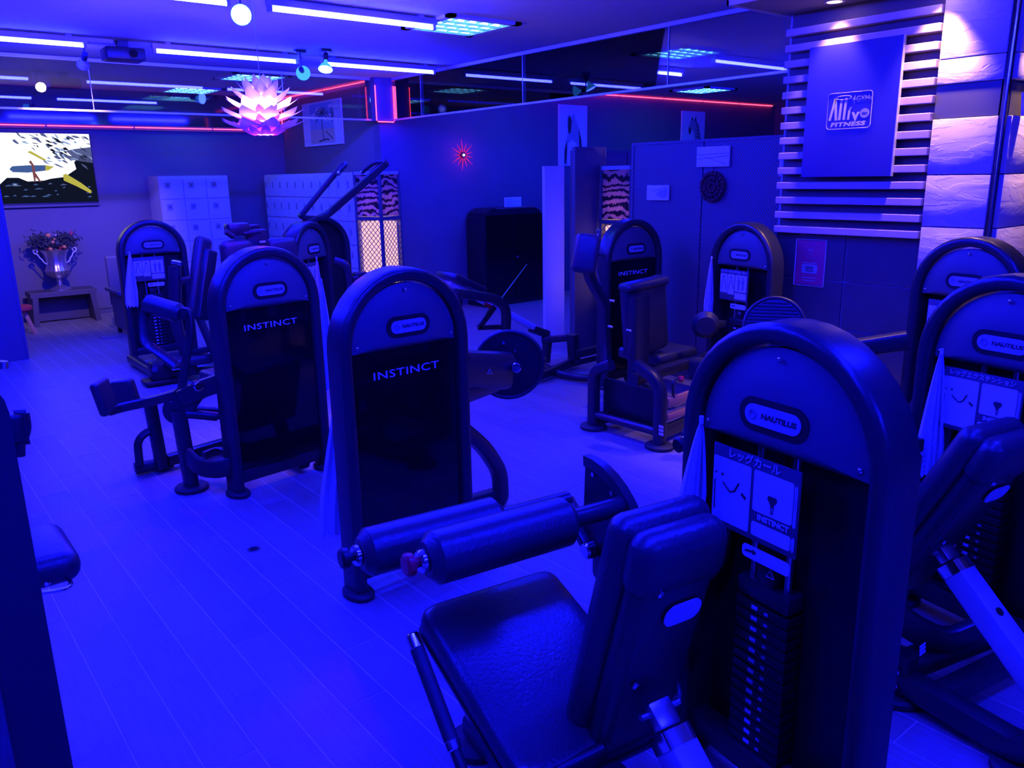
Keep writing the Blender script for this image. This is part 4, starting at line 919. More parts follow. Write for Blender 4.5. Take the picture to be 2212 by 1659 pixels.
sl = thing('slat_screen', 'pale wooden slat screen fixed on the dark column behind the sign', 'slat screen', (SX, 2.78, 0))
for k in range(14):
    z = 2.548-k*.0968
    part('slat', 'slat_wood', sl, BB(-.035, .028, -.49, .50, z-.045, z, bev=.004), smooth=False)
sg = thing('wall_sign', 'dark blue sign board with white fitness logo hung on the wooden slats', 'sign', (SX-.045, 2.782, 2.012), R(-90))
part('board', 'sign_board', sg, BB(-.302, .302, -.012, .012, -.40, .40, bev=.002), smooth=False)
part('edge', 'alu_trim', sg, BB(.302, .306, -.013, .013, -.40, .40), smooth=False)
lg = part('logo_frame', 'white_print', sg, lambda bm: sweep(bm, [(x, -.0135, z) for x, z in rrect(.29, .215, .02, 4, .0, .0)], sect(.005, .002), closed=True))
def L_(pts, w_=.017): part('logo_mark', 'white_print', lg, lambda bm: [bar(bm, [(a[0], -.0135, a[1]), (b_[0], -.0135, b_[1])], w_, .002, up=(0, 1, 0)) for a, b_ in zip(pts, pts[1:])])
L_([(-.125, -.055), (-.095, .075)]); L_([(-.095, .075), (-.083, -.055)])
L_([(-.06, -.055), (-.053, .07)]); L_([(-.03, -.055), (-.023, .075)])
part('logo_mark', 'white_print', lg, lambda bm: sweep(bm, [(-.04+.05*math.cos(2*PI*k/20), -.0135, .078+.012*math.sin(2*PI*k/20)) for k in range(20)], sect(.007, .002), closed=True))
L_([(.0, -.055), (.004, .0)], .016)
part('logo_mark', 'badge', lg, lambda bm: prism(bm, [(.0, .0), (.014, .004), (.018, .022), (.006, .016)], at(0, -.0125, 0), .0015))
text('lettering', 'v', .1, 'white_print', lg, at(.045, -.0135, -.03), .0006, 1, 0, .003)
part('logo_mark', 'badge', lg, lambda bm: prism(bm, [(.103+.03*math.cos(2*PI*k/24), -.022+.028*math.sin(2*PI*k/24)) for k in range(24)], at(0, -.0125, 0), .0015))
text('lettering', 'ZERO', .014, 'print_dark', lg, at(.103, -.0145, -.022), .0004)
text('lettering', 'GYM', .052, 'badge', lg, at(.085, -.0135, .062), .0005, 1.0, 0, 0, .8)
part('logo_mark', 'badge', lg, lambda bm: (bar(bm, [(.02, -.0135, .062), (.14, -.0135, .062)], .004, .0015), prism(bm, [(.02, .062), (.034, .09), (.034, .034)], at(0, -.0125, 0), .0012), prism(bm, [(.139, .075), (.139, .049), (.128, .062)], at(0, -.0125, 0), .0012)))
text('lettering', 'FITNESS', .034, 'white_print', lg, at(-.005, -.0135, -.082), .0006, 1.1, .15, .0014, 1.75)

ps = thing('poster', 'red and purple notice in a clear sleeve on the black tiles', 'poster', (SX+.028, 3.02, 1.045), R(-90))
part('sheet', 'poster_red', ps, BB(-.105, .105, -.004, .0, -.15, .15), smooth=False)
pb = part('sleeve_border', 'white_print', ps, lambda bm: sweep(bm, [(x, -.004, z) for x, z in rrect(.222, .312, .006, 2)], sect(.012, .004), closed=True))
part('print_panel', 'badge', ps, lambda bm: prism(bm, rrect(.115, .06, .008, 3, 0, -.04), at(0, -.0042, 0), .001))
part('seal', 'badge', ps, lambda bm: sweep(bm, [(.022*math.cos(2*PI*k/18), -.0045, .045+.022*math.sin(2*PI*k/18)) for k in range(18)], sect(.006, .0015), closed=True))
for z in (.087, .0, -.1, -.12): part('print_line', 'badge', ps, BB(-.05 if z < .05 else -.015, .05 if z < .05 else .015, -.0052, -.0042, z-.003, z+.003), smooth=False)
for z in (-.028, -.04, -.054): part('print_line', 'print_dark', ps, BB(-.03, .03, -.006, -.0052, z-.003, z+.003), smooth=False)

# ------------------------------------------------------------------ rattan partitions
def partition(label, x0, x1, y0, y1, h_):
    ax = (x1-x0) > (y1-y0)
    t = thing('rattan_partition', label, 'partition', ((x0+x1)/2, (y0+y1)/2, 0))
    L = (x1-x0) if ax else (y1-y0); th = (y1-y0) if ax else (x1-x0)
    def bx(u0, u1, z0, z1, d): return BB(u0, u1, -d, d, z0, z1) if ax else BB(-d, d, u0, u1, z0, z1)
    n = max(1, round(L/.62))
    for k in range(n):
        part('woven_panel', 'rattan', t, bx(-L/2+L*k/n+.01, -L/2+L*(k+1)/n-.002, .03, h_-.02, th/2-.006), smooth=False)
    part('rail', 'rattan', t, bx(-L/2, L/2, h_-.02, h_, th/2), smooth=False)
    part('rail', 'rattan', t, bx(-L/2, L/2, 0, .03, th/2), smooth=False)
    for s in (-1, 1): part('post', 'rattan', t, bx(s*(L/2-.012)-.012, s*(L/2-.012)+.012, .03, h_-.02, th/2), smooth=False)
    return t
partition('long dark woven rattan partition behind the two right machines', 5.15, 5.20, 3.31, 4.80, 1.90)
partition('narrow dark woven rattan panel beside the white board', 5.22, 5.62, 5.56, 5.60, 1.90)
partition('dark woven rattan panel behind the lit lattice lamp near the opening', 5.66, 7.2, 6.05, 6.10, 1.89)
partition('dark woven rattan screen at the left edge beside the urn bench', -.5, 1.11, 8.93, 9.0, 1.90)

def plaque(label, y, z, w_, h_, kind):
    t = thing('wall_plaque', label, 'plaque', (5.148, y, z), R(-90), 'pale plaques on the partition')
    part('board', 'canvas_white', t, BB(-w_/2, w_/2, -.012, 0, -h_/2, h_/2, bev=.004), smooth=False)
    if kind: 
        for a, b_ in (((-.5, .1), (.5, .16)), ((-.5, -.1), (.5, .02)), ((-.2, -.02), (.45, -.4))): part('carved_line', 'print_grey', t, lambda bm: tube(bm, [(a[0]*w_*.95, -.0125, a[1]*h_), (b_[0]*w_*.95, -.0125, b_[1]*h_)], .004))
    else:
        part('relief', 'badge', t, lambda bm: prism(bm, [(-.02, -.01), (.03, .02), (.1, .035), (.1, -.03), (.05, -.04), (.01, -.025)], at(0, -.0118, 0), .003))
        part('carved_line', 'print_grey', t, lambda bm: tube(bm, [(-.05, -.0125, .01), (-.02, -.0125, .025), (.0, -.0125, .02), (.05, -.0125, .04), (.1, -.0125, .045)], .004))
    for s in (-1, 1): part('hanger', 'steel', t, lambda bm: tube(bm, [(s*w_*.35, -.006, h_/2-.005), (s*w_*.35, -.008, h_/2+.015)], .005))
plaque('large pale wooden plaque high on the rattan partition', 3.958, 1.768, .305, .15, 1)
plaque('small pale plaque with a relief on the rattan partition', 4.493, 1.50, .235, .12, 0)
wr = thing('wreath', 'round dark reddish wreath under the large plaque', 'wreath', (5.148, 3.947, 1.548), R(-90))
for ring, rr_, nn in ((0, .10, 20), (1, .065, 14), (2, .032, 8)):
    for k in range(nn):
        a = 2*PI*k/nn+ring*.3
        part('seed_pod', 'cork', wr, lambda bm: lathe(bm, [(0, -.02), (.012, -.012), (.016, 0), (.01, .014), (0, .018)], 7, Matrix.Translation((rr_*math.cos(a), -.016-random.random()*.012, rr_*math.sin(a)))))
part('backing', 'cork', wr, lambda bm: cyl(bm, (0, -.002, 0), (0, -.012, 0), .23, n=28))
part('cord', 'cork', wr, lambda bm: tube(bm, [(0, -.006, .1), (0, -.006, .15)], .006))
nf = thing('notice_card', 'small pink card at the left end of the wooden slats', 'card', (5.13, 3.34, 1.70), R(-90))
part('card', 'poster_red', nf, BB(-.035, .035, -.005, 0, -.085, .055), smooth=False)
part('card_face', 'canvas_white', nf, BB(-.03, .03, -.007, -.005, -.08, .05), smooth=False)

# ------------------------------------------------------------------ lattice lamps
def lattice_lamp(label, loc, rz, h_=1.73, s=.34):
    t = thing('lattice_lamp', label, 'floor lamp', (loc[0], loc[1], 0), rz)
    zm = 1.22
    for sx in (-1, 1):
        for sy in (-1, 1): part('post', 'black_plate', t, BB(sx*s/2-.015, sx*s/2+.015, sy*s/2-.015, sy*s/2+.015, 0, h_), smooth=False)
    for z in (.03, .42, zm, h_-.02):
        for k in range(4):
            M_ = Matrix.Rotation(k*PI/2, 3, 'Z')
            part('rail', 'black_plate' if z < 1.5 else 'fixture', t, lambda bm: rbox(bm, M_ @ Vector((0, -s/2, z)), (s, .03, .035), M_), smooth=False)
    for k in range(4):
        M_ = Matrix.Rotation(k*PI/2, 4, 'Z')
        part('blind', 'zebra_blind', t, lambda bm: [rbox(bm, (M_ @ Vector((x, -s/2+.006*(i % 2), (zm+h_)/2))), (.0125, .006, h_-zm-.05), M_.to_3x3()) for i, x in enumerate([(-.5+(q+.5)/24)*(s-.03) for q in range(24)])], smooth=False)
        def lat(bm):
            n = 5; w_ = s-.03; z0, z1 = .44, zm-.02; st = w_/n
            for sgn in (-1, 1):
                c = -w_/2-(z1-z0)
                while c < w_/2+(z1-z0):
                    # line x = c + sgn*(z-z0)
                    za, zb = z0, z1; xa = c; xb = c+sgn*(z1-z0)
                    pts = []
                    for xx, zz_ in ((xa, za), (xb, zb)):
                        pass
                    lo, hi = 0.0, 1.0
                    dx = xb-xa
                    t0 = (-w_/2-xa)/dx; t1 = (w_/2-xa)/dx
                    lo = max(lo, min(t0, t1)); hi = min(hi, max(t0, t1))
                    if hi-lo > .02:
                        p0 = Vector((xa+dx*lo, -s/2-.006*sgn, za+(zb-za)*lo)); p1 = Vector((xa+dx*hi, -s/2-.006*sgn, za+(zb-za)*hi))
                        bar(bm, [M_ @ p0, M_ @ p1], .006, .006)
                    c += st
        part('lattice', 'black_plate', t, lat, smooth=False)
        part('lower_panel', 'rattan', t, lambda bm: rbox(bm, M_ @ Vector((0, -s/2, .22)), (s-.03, .01, .36), M_.to_3x3()), smooth=False)
    part('shade', 'lamp_warm', t, BB(-s/2+.03, s/2-.03, -s/2+.03, s/2-.03, .46, 1.18), smooth=False)
    l = bpy.data.lights.new('lamp_bulb', 'POINT'); l.energy = 6; l.color = (1, .55, .45); l.shadow_soft_size = .04
    o = bpy.data.objects.new('lamp_bulb', l); link(o, t); o.location = (0, 0, 1.36)
    return t
lattice_lamp('tall lit lattice lamp with zebra blind at the end of the white lockers', (4.64, 8.18), R(22))
lattice_lamp('tall lit lattice lamp with zebra blind between the rattan panels', (5.72, 5.38), R(8))

# ------------------------------------------------------------------ lockers
def lockers(label, loc, rz, nc, nr, cw, ch, dp, base, handle, grp):
    t = thing('locker_bank', label, 'lockers', loc, rz, None)
    W_ = nc*cw; H_t = base+nr*ch+.02
    part('body', 'locker', t, BB(0, W_, .012, dp, 0, H_t), smooth=False)
    dm = None
    for r in range(nr):
        for c in range(nc):
            key = ('door', label)
            o = shared(key, 'door', 'locker', t, BB(.006, cw-.006, -.004, .012, .006, ch-.006, bev=.004), smooth=False); o.location = (c*cw, 0, base+r*ch)
            if handle == 'square':
                q = shared(('h', label), 'lock_plate', 'locker_dark', o, BB(.07, .135, -.009, -.004, ch*.5, ch*.5+.075), smooth=False)
                shared(('k', label), 'key_hole', 'print_dark', q, BB(.095, .112, -.011, -.009, ch*.5+.03, ch*.5+.045), smooth=False)
            else:
                shared(('h', label), 'handle', 'locker_dark', o, BB(.04, .07, -.012, -.004, ch*.42, ch*.42+.08, bev=.004), smooth=False)
                shared(('k', label), 'number_plate', 'white_print', o, BB(.04, .08, -.006, -.004, ch*.85, ch*.85+.015), smooth=False)
    return t
lockers('bank of grey square-lock lockers against the television wall', (3.09, 10.97, 0), 0, 3, 6, .295, .27, .48, .085, 'square', None)
lockers('long bank of white lockers along the beach painting wall', (4.52, 11.08, 0), R(-90), 11, 6, .24, .27, .46, .085, 'slim', None)

# ------------------------------------------------------------------ television
tv = thing('television', 'wide television showing a surfer on rocks, on the left wall', 'television', (1.72, TVY-.07, 1.832))
part('bezel', 'tv_frame', tv, BB(-.74, .74, -.02, .05, -.42, .42, bev=.004), smooth=False)
part('wall_mount', 'tv_frame', tv, BB(-.3, .3, .05, .068, -.2, .2), smooth=False)
part('lower_edge', 'black_plate', tv, BB(-.74, .74, -.024, .04, -.45, -.42), smooth=False)
sc_ = part('screen', 'tv_sky', tv, BB(-.73, .73, -.022, -.018, -.40, .41), smooth=False); sc_['label'] = 'lit screen with white sky and dark rocks'
def TVP(px, py): return tv.matrix_basis.inverted() @ P(px, py, Y=TVY-.093)
def tvpoly(nm, m_, pts, d): part(nm, m_, sc_, lambda bm: prism(bm, [(max(-.731, min(.731, TVP(x, y).x)), max(-.401, min(.411, TVP(x, y).z))) for x, y in pts], at(0, -.0222-d, 0), .0004), smooth=False)
tvpoly('picture_rocks', 'tv_dark', [(230, 460), (-90, 460), (-90, 400), (0, 398), (15, 384), (40, 384), (60, 392), (95, 390), (110, 386), (140, 382), (165, 365), (190, 362), (230, 370)], .0002)
tvpoly('picture_rocks', 'tv_dark', [(165, 366), (160, 350), (178, 335), (230, 345), (230, 375)], .0003)
rnd = random.Random(3)
for k in range(90):
    x = rnd.gauss(125, 42); y = 292+rnd.random()**1.2*66+(x-110)*.06; m_ = rnd.choice(['tv_foam', 'tv_foam', 'tv_grey', 'tv_grey', 'tv_sky', 'tv_dark'])
    if x < 22 or x > 200 or (x < 95 and y > 322): continue
    an = rnd.uniform(.2, 1.1); L = rnd.uniform(4, 15); q_ = rnd.uniform(1.2, 4)
    tvpoly('picture_spray', m_, [(x+L*math.cos(an)*u-q_*v*math.sin(an), y+L*math.sin(an)*u*.7+q_*v*math.cos(an)) for u, v in ((-1, rnd.uniform(-.3, .3)), (-.3, -rnd.uniform(.4, 1)), (.2, -rnd.uniform(.2, .9)), (1, rnd.uniform(-.3, .3)), (.35, rnd.uniform(.3, 1)), (-.4, rnd.uniform(.4, 1)))], .0004+k*.000006)
tvpoly('picture_spray', 'tv_grey', [(125, 330), (160, 322), (230, 318), (230, 352), (150, 345)], .0003)
for k in range(22):
    x = rnd.uniform(5, 195); y = rnd.uniform(396, 426); L = rnd.uniform(3, 11)
    tvpoly('picture_rock_edge', rnd.choice(['tv_grey', 'tv_board', 'tv_foam']) if k % 4 == 0 else 'tv_board', [(x-L, y+1), (x-L*.2, y-2.5), (x+L, y-.5), (x+L*.3, y+.5)], .0008+k*.000005)
tvpoly('surfboard', 'tv_board', [(20, 366), (26, 359), (60, 357), (100, 357), (117, 360), (105, 368), (60, 373), (28, 372)], .0010)
tvpoly('surfboard_tip', 'tv_yellow', [(98, 357), (117, 360), (105, 368), (98, 369)], .0012)
tvpoly('picture_surfer', 'tv_skin', [(62, 350), (66, 346), (69, 350), (74, 358), (76, 372), (80, 378), (89, 392), (86, 393), (77, 383), (77, 393), (74, 393), (70, 372), (69, 358)], .0014)
tvpoly('picture_plant', 'tv_yellow', [(136, 378), (142, 375), (175, 395), (198, 412), (196, 418), (165, 402), (138, 390)], .0010)
tvpoly('picture_plant', 'tv_yellow', [(58, 328), (66, 326), (100, 345), (96, 348)], .0006)

# ------------------------------------------------------------------ urn on rattan bench
bn = thing('rattan_bench', 'low dark woven bench under the silver urn', 'bench', (1.83, 11.08, 0))
part('top', 'rattan_bench', bn, BB(-.36, .36, -.17, .20, .34, .40, bev=.005), smooth=False)
for s in (-1, 1):
    part('leg_panel', 'rattan_bench', bn, lambda bm: (rbox(bm, (s*.325, .015, .17), (.06, .37, .345), Matrix.Rotation(R(-s*5), 3, 'Y')),), smooth=False)
part('back_panel', 'rattan_bench', bn, BB(-.3, .3, .15, .18, .02, .34), smooth=False)
un = thing('urn', 'fluted silver urn with curled handles on the woven bench', 'urn', (1.83, 11.1, .40))
def f_urn(bm):
    prof = [(0, 0), (.12, 0), (.12, .012), (.09, .03), (.05, .05), (.028, .065), (.025, .09), (.034, .1), (.025, .115), (.03, .135)]
    lathe(bm, prof, 28)
part('pedestal', 'urn_silver', un, f_urn)
def f_bowl(bm):
    n = 64; rows = [(.03, .135, 0), (.085, .16, .25), (.125, .195, .9), (.138, .235, 1), (.122, .27, .8), (.108, .31, .5), (.112, .38, .5), (.13, .44, .5), (.155, .475, .2), (.162, .485, 0), (.15, .48, 0), (.11, .44, 0), (0, .42, 0)]
    rg = []
    for r, z, fl in rows:
        rg.append([bm.verts.new(((r*(1+.055*fl*abs(math.cos(8*2*PI*k/n))-.02*fl))*math.cos(2*PI*k/n), (r*(1+.055*fl*abs(math.cos(8*2*PI*k/n))-.02*fl))*math.sin(2*PI*k/n), z)) for k in range(n)] if r else [bm.verts.new((0, 0, z))])
    for A, B2 in zip(rg, rg[1:]):
        for k in range(n):
            if len(B2) == 1: bm.faces.new((A[k], A[(k+1) % n], B2[0]))
            else: bm.faces.new((A[k], A[(k+1) % n], B2[(k+1) % n], B2[k]))
part('bowl', 'urn_silver', un, f_bowl)
for s in (-1, 1):
    part('handle', 'white_metal', un, lambda bm: tube(bm, [(s*.11, -.02, .32), (s*.14, -.03, .345), (s*.15, -.03, .375), (s*.175, -.03, .40), (s*.19, -.03, .44), (s*.225, -.03, .455), (s*.235, -.03, .485), (s*.21, -.03, .50), (s*.185, -.03, .485), (s*.195, -.03, .46)], .016, .02))
fl = thing('flower_arrangement', 'dried dark foliage with red leaves and orange fruits in the silver urn', 'flowers', (1.83, 11.1, .86))
rnd = random.Random(5)
def f_twigs(bm):
    for k in range(520):
        s = rnd.choice((-1, 1)); c = Vector((s*.13+rnd.gauss(0, .055), rnd.gauss(0, .05), .12+rnd.gauss(0, .045)))
        if c.z < .02: continue
        d = Vector((rnd.gauss(0, 1), rnd.gauss(0, 1), rnd.gauss(0, 1))).normalized()*.03; e = Vector((rnd.gauss(0, 1), rnd.gauss(0, 1), rnd.gauss(0, 1)))*.012
        sweep(bm, [c-d, c+e, c+d], sect(.011, .011, .004, 1))
o = part('curled_foliage', 'leaf_dark', fl, f_twigs); o['kind'] = 'stuff'
for k in range(16):
    a = rnd.uniform(0, 2*PI); c = Vector((.12*math.cos(a)+rnd.gauss(0, .03), .09*math.sin(a)-.02, rnd.uniform(.01, .06)))
    if k > 13: c = Vector((.2, -.03, .18+.02*(k-14)))
    M_ = Matrix.Translation(c) @ Matrix.Rotation(a, 4, 'Z') @ Matrix.Rotation(rnd.uniform(.5, 1.6), 4, 'X')
    part('red_leaf', 'leaf_red', fl, lambda bm: prism(bm, [(0, -.01), (.018, .0), (.03, .02), (.012, .025), (0, .05), (-.012, .025), (-.03, .02), (-.018, 0)], M_, .003))
for x, y, z, r in ((-.055, -.08, .2, .03), (-.02, -.1, .12, .02), (-.06, -.12, .04, .025), (.09, -.12, .06, .024), (.0, -.1, .155, .014)):
    part('fruit', 'fruit_orange', fl, lambda bm: lathe(bm, [(0, -r), (r*.7, -r*.7), (r, 0), (r*.75, r*.6), (r*.2, r*.8), (0, r*.75)], 12, Matrix.Translation((x, y, z))))
part('large_leaf', 'leaf_dark', fl, lambda bm: prism(bm, [(-.25, .1), (-.20, .06), (-.15, .12), (-.16, .19), (-.24, .19)], at(0, .02, 0), .004))
part('cone', 'leaf_dark', fl, lambda bm: lathe(bm, [(0, -.04), (.03, -.02), (.02, .01), (0, .03)], 8, Matrix.Translation((.03, -.08, .11))))
for k in range(5): part('blossom', 'white_metal', fl, lambda bm: prism(bm, [(.03+.018*math.cos(R(50+k*20)), .19+.018*math.sin(R(50+k*20))), (.03, .185), (.03+.018*math.cos(R(62+k*20)), .19+.02*math.sin(R(62+k*20)))], at(0, -.06, 0), .003))

st = thing('stool', 'small red cushioned stool half hidden by the left rattan screen', 'stool', (1.27, 10.5, 0))
part('cushion', 'red_fabric', st, lambda bm: lathe(bm, [(0, .27), (.13, .27), (.15, .285), (.15, .315), (.13, .33), (0, .335)], 24))
for k in range(3):
    a = R(-20+120*k); part('leg', 'cardboard', st, lambda bm: bar(bm, [(.06*math.cos(a), .06*math.sin(a), .27), (.14*math.cos(a), .14*math.sin(a), 0)], .03, .04))

ch = thing('armchair', 'dark woven chair half hidden behind the far left machine', 'chair', (2.42, 9.62, 0))
part('back', 'rattan', ch, BB(-.30, .25, .28, .34, .30, .86, bev=.02), smooth=False)
part('seat', 'rattan', ch, BB(-.26, .26, -.26, .28, .30, .40, bev=.02), smooth=False)
for s in (-1, 1):
    part('arm', 'rattan', ch, BB(s*.3-.05, s*.3+.05, -.30, .3, .48, .52, bev=.01), smooth=False)
    part('side_panel', 'rattan', ch, BB(s*.28-.02, s*.28+.02, -.24, .26, .08, .48), smooth=False)
    for y in (-.22, .24): part('leg', 'black_dark', ch, BB(s*.26-.02, s*.26+.02, y-.02, y+.02, 0, .3), smooth=False)
tag(part('floor_mat', 'print_grey', None, BB(1.90, 2.14, 9.55, 9.72, 0, .008)), 'small dark mat on the floor beside the woven chair', 'mat')

# ------------------------------------------------------------------ pictures
bp_ = thing('beach_painting', 'painting of a palm beach seen through white shutters, on the far wall', 'painting', (PWX-.025, 10.16, 2.36), R(-90))
w_, h_ = .56, .275
part('canvas', 'canvas_white', bp_, BB(-w_, w_, -.002, .02, -h_, h_), smooth=False)
part('painted_sky', 'sky_print', bp_, BB(-.33, .34, -.004, -.002, .0, .25), smooth=False)
for x, z, a in ((-.2, .1, .12), (-.05, .17, .1), (.2, .06, .13), (.28, .2, .07)):
    part('painted_cloud', 'canvas_white', bp_, lambda bm: prism(bm, [(x+a*math.cos(2*PI*k/12)*(1+.2*math.sin(3*k)), z+a*.35*math.sin(2*PI*k/12)) for k in range(12)], at(0, -.004, 0), .001))
part('painted_sea', 'sea', bp_, BB(-.33, .34, -.0045, -.002, -.07, .0), smooth=False)
part('painted_sand', 'sand', bp_, BB(-.34, .36, -.0045, -.002, -.25, -.07), smooth=False)
def f_palm(bm):
    tube(bm, [(.05, -.006, -.2), (.02, -.006, -.05), (.03, -.006, .12)], .012)
    for k in range(9):
        a = R(-30+k*30); tube(bm, [(.03, -.006, .12), (.03+.12*math.cos(a), -.006, .13+.08*math.sin(a)), (.03+.2*math.cos(a), -.006, .07+.1*math.sin(a))], .012, .05)
part('painted_palm', 'palm', bp_, f_palm)
part('painted_palm', 'palm', bp_, lambda bm: [tube(bm, [(.36, -.006, .1), (.36+.1*math.cos(a), -.006, .1+.1*math.sin(a))], .012) for a in (2.2, 2.8, 3.6, 4.2)])
part('painted_log', 'palm', bp_, lambda bm: (tube(bm, [(-.08, -.006, -.22), (.12, -.006, -.2), (.2, -.006, -.21)], .02), tube(bm, [(.12, -.006, -.1), (.3, -.006, -.2)], .012)))
for x0 in (-.45, .45):
    part('painted_shutter', 'white_print', bp_, lambda bm: ([rbox(bm, (x0+dx, -.006, 0), (.018, .003, .5)) for dx in (-.08, 0, .08)], [rbox(bm, (x0, -.006, z), (.17, .003, .012)) for z in (-.2, -.08, .04, .16, .25)]), smooth=False)

hp = thing('horse_print', 'tall white print of a horse high on the dark wall', 'print', (8.12, GY-.02, 2.19))
part('canvas', 'canvas_white', hp, BB(-.27, .27, -.002, .02, -.41, .41), smooth=False)
part('printed_horse', 'badge', hp, lambda bm: prism(bm, [(-.12, .22), (-.09, .3), (-.05, .24), (0, .31), (.03, .25), (.1, .12), (.16, -.05), (.18, -.2), (.2, -.4), (.1, -.4), (.09, -.25), (.06, -.1), (-.02, -.06), (-.1, -.1), (-.12, -.25), (-.11, -.4), (-.18, -.4), (-.17, -.2), (-.12, -.02), (-.1, .1)], at(0, -.003, 0), .0008))
part('printed_horse', 'print_dark', hp, lambda bm: (prism(bm, [(-.1, .24), (-.07, .27), (-.03, .2), (-.05, .05), (-.09, .02), (-.11, .12)], at(0, -.004, 0), .0008), prism(bm, [(.1, .1), (.15, -.05), (.17, -.22), (.12, -.2), (.11, -.02)], at(0, -.004, 0), .0008), prism(bm, [(-.17, -.2), (-.13, -.05), (-.12, -.22), (-.14, -.38), (-.17, -.38)], at(0, -.004, 0), .0008)))
zp = thing('zebra_print', 'small white print of a zebra head on the dark wall above the partition', 'print', (10.75, GY-.02, 2.36))
part('canvas', 'canvas_white', zp, BB(-.285, .285, -.002, .02, -.245, .245), smooth=False)
part('printed_zebra', 'badge', zp, lambda bm: prism(bm, [(-.11, -.09), (-.12, .0), (-.06, .12), (-.02, .15), (0, .11), (.03, .12), (.05, .17), (.08, .1), (.14, .0), (.18, -.12), (.2, -.24), (.06, -.24), (.03, -.12), (-.02, -.02), (-.06, -.08), (-.09, -.12)], at(0, -.003, 0), .0008))
for k in range(6):
    part('zebra_stripe', 'print_dark', zp, lambda bm: bar(bm, [(.05+k*.006, -.0042, .09-k*.055), (.10+k*.012, -.0042, .06-k*.055), (.13+k*.012, -.0042, .0-k*.045)], .015, .0015, .03, up=(0, 1, 0)))
for q in ([(-.12, -.02), (-.08, .0), (-.06, -.06), (-.09, -.11), (-.115, -.08)], [(-.06, .1), (-.05, .17), (-.02, .12)], [(.02, .1), (.05, .18), (.06, .1)]): part('zebra_mark', 'print_dark', zp, lambda bm: prism(bm, q, at(0, -.0042, 0), .0008))

sr_ = thing('star_light', 'red starburst light glowing on the dark wall', 'wall light', tuple(P(1000, 335, Y=GY-.02)))
for k in range(13):
    a = 2*PI*k/13+.25; L = .155+.04*(k % 2)
    part('ray', 'star_glow', sr_, lambda bm: prism(bm, [(.045*math.cos(a-.12), .045*math.sin(a-.12)), (L*math.cos(a), L*math.sin(a)), (.045*math.cos(a+.12), .045*math.sin(a+.12))], at(0, -.004, 0), .004))
part('hub', 'black_dark', sr_, lambda bm: cyl(bm, (0, .015, 0), (0, -.02, 0), .07, n=18))
part('centre_led', 'bulb_warm', sr_, lambda bm: cyl(bm, (0, -.02, 0), (0, -.025, 0), .025, n=10))
l = bpy.data.lights.new('star_beam', 'POINT'); l.energy = 1.2; l.color = (.6, .05, 1); l.shadow_soft_size = .05
o = bpy.data.objects.new('star_beam', l); link(o, sr_); o.location = (0, -.12, 0)

# ------------------------------------------------------------------ lotus pendant
pd = thing('lotus_pendant', 'pink lotus petal pendant lamp hanging from the ceiling', 'pendant lamp', (2.07, 5.0, 2.05))
part('cord', 'white_metal', pd, lambda bm: tube(bm, [(0, 0, .20), (0, 0, ZC-2.05)], .005))
part('canopy', 'white_metal', pd, lambda bm: cyl(bm, (0, 0, ZC-2.05-.02), (0, 0, ZC-2.05), .07, n=18))
def f_petal(L, wd, lift, curl):
    def f(bm):
        n, k = 7, 6; rows = []
        for i in range(n+1):
            t = i/n; ww = wd*(math.sin(PI*min(1, .22+.78*t)))**.8*(1-.0*t) if t < 1 else 0
            r = []
            for j in range(k+1):
                s = j/k-.5
                r.append(bm.verts.new((L*t*math.cos(lift), s*ww, L*t*math.sin(lift)+curl*t*t-.25*abs(s)**2*ww+ .0)))
            rows.append(r)
        for i in range(n):
            for j in range(k): bm.faces.new((rows[i][j], rows[i][j+1], rows[i+1][j+1], rows[i+1][j]))
        bmesh.ops.remove_doubles(bm, verts=bm.verts, dist=1e-5)
    return f
for (z, r0, L, wd, lift, curl, n) in ((-.125, .055, .15, .13, R(32), .0, 10), (-.095, .05, .21, .14, R(8), .03, 9), (-.045, .045, .215, .14, R(12), .03, 9), (.005, .04, .19, .13, R(17), .03, 9), (.05, .035, .165, .11, R(24), .03, 8), (.085, .03, .135, .09, R(32), .03, 8), (.115, .025, .105, .075, R(45), .02, 7), (.135, .015, .09, .06, R(60), .01, 6)):
    me = None
    for k in range(n):
        a = 2*PI*(k+(.5 if int(z*1000) % 2 else 0))/n
        if me is None:
            o = part('petal', 'petal', pd, f_petal(L, wd, lift, curl)); me = o.data
        else: o = link(bpy.data.objects.new('petal', me), pd)
        o.matrix_basis = Matrix.Translation((r0*math.cos(a), r0*math.sin(a), z)) @ Matrix.Rotation(a, 4, 'Z')
part('stem', 'white_metal', pd, lambda bm: cyl(bm, (0, 0, .08), (0, 0, .2), .02, n=10))
l = bpy.data.lights.new('pendant_bulb', 'POINT'); l.energy = 8; l.color = (1, .03, .55); l.shadow_soft_size = .03
o = bpy.data.objects.new('pendant_bulb', l); link(o, pd); o.location = (0, 0, -.11)
l = bpy.data.lights.new('pendant_bulb', 'POINT'); l.energy = 38; l.color = (1, .58, .7); l.shadow_soft_size = .03
o = bpy.data.objects.new('pendant_bulb', l); link(o, pd); o.location = (0, 0, .02)

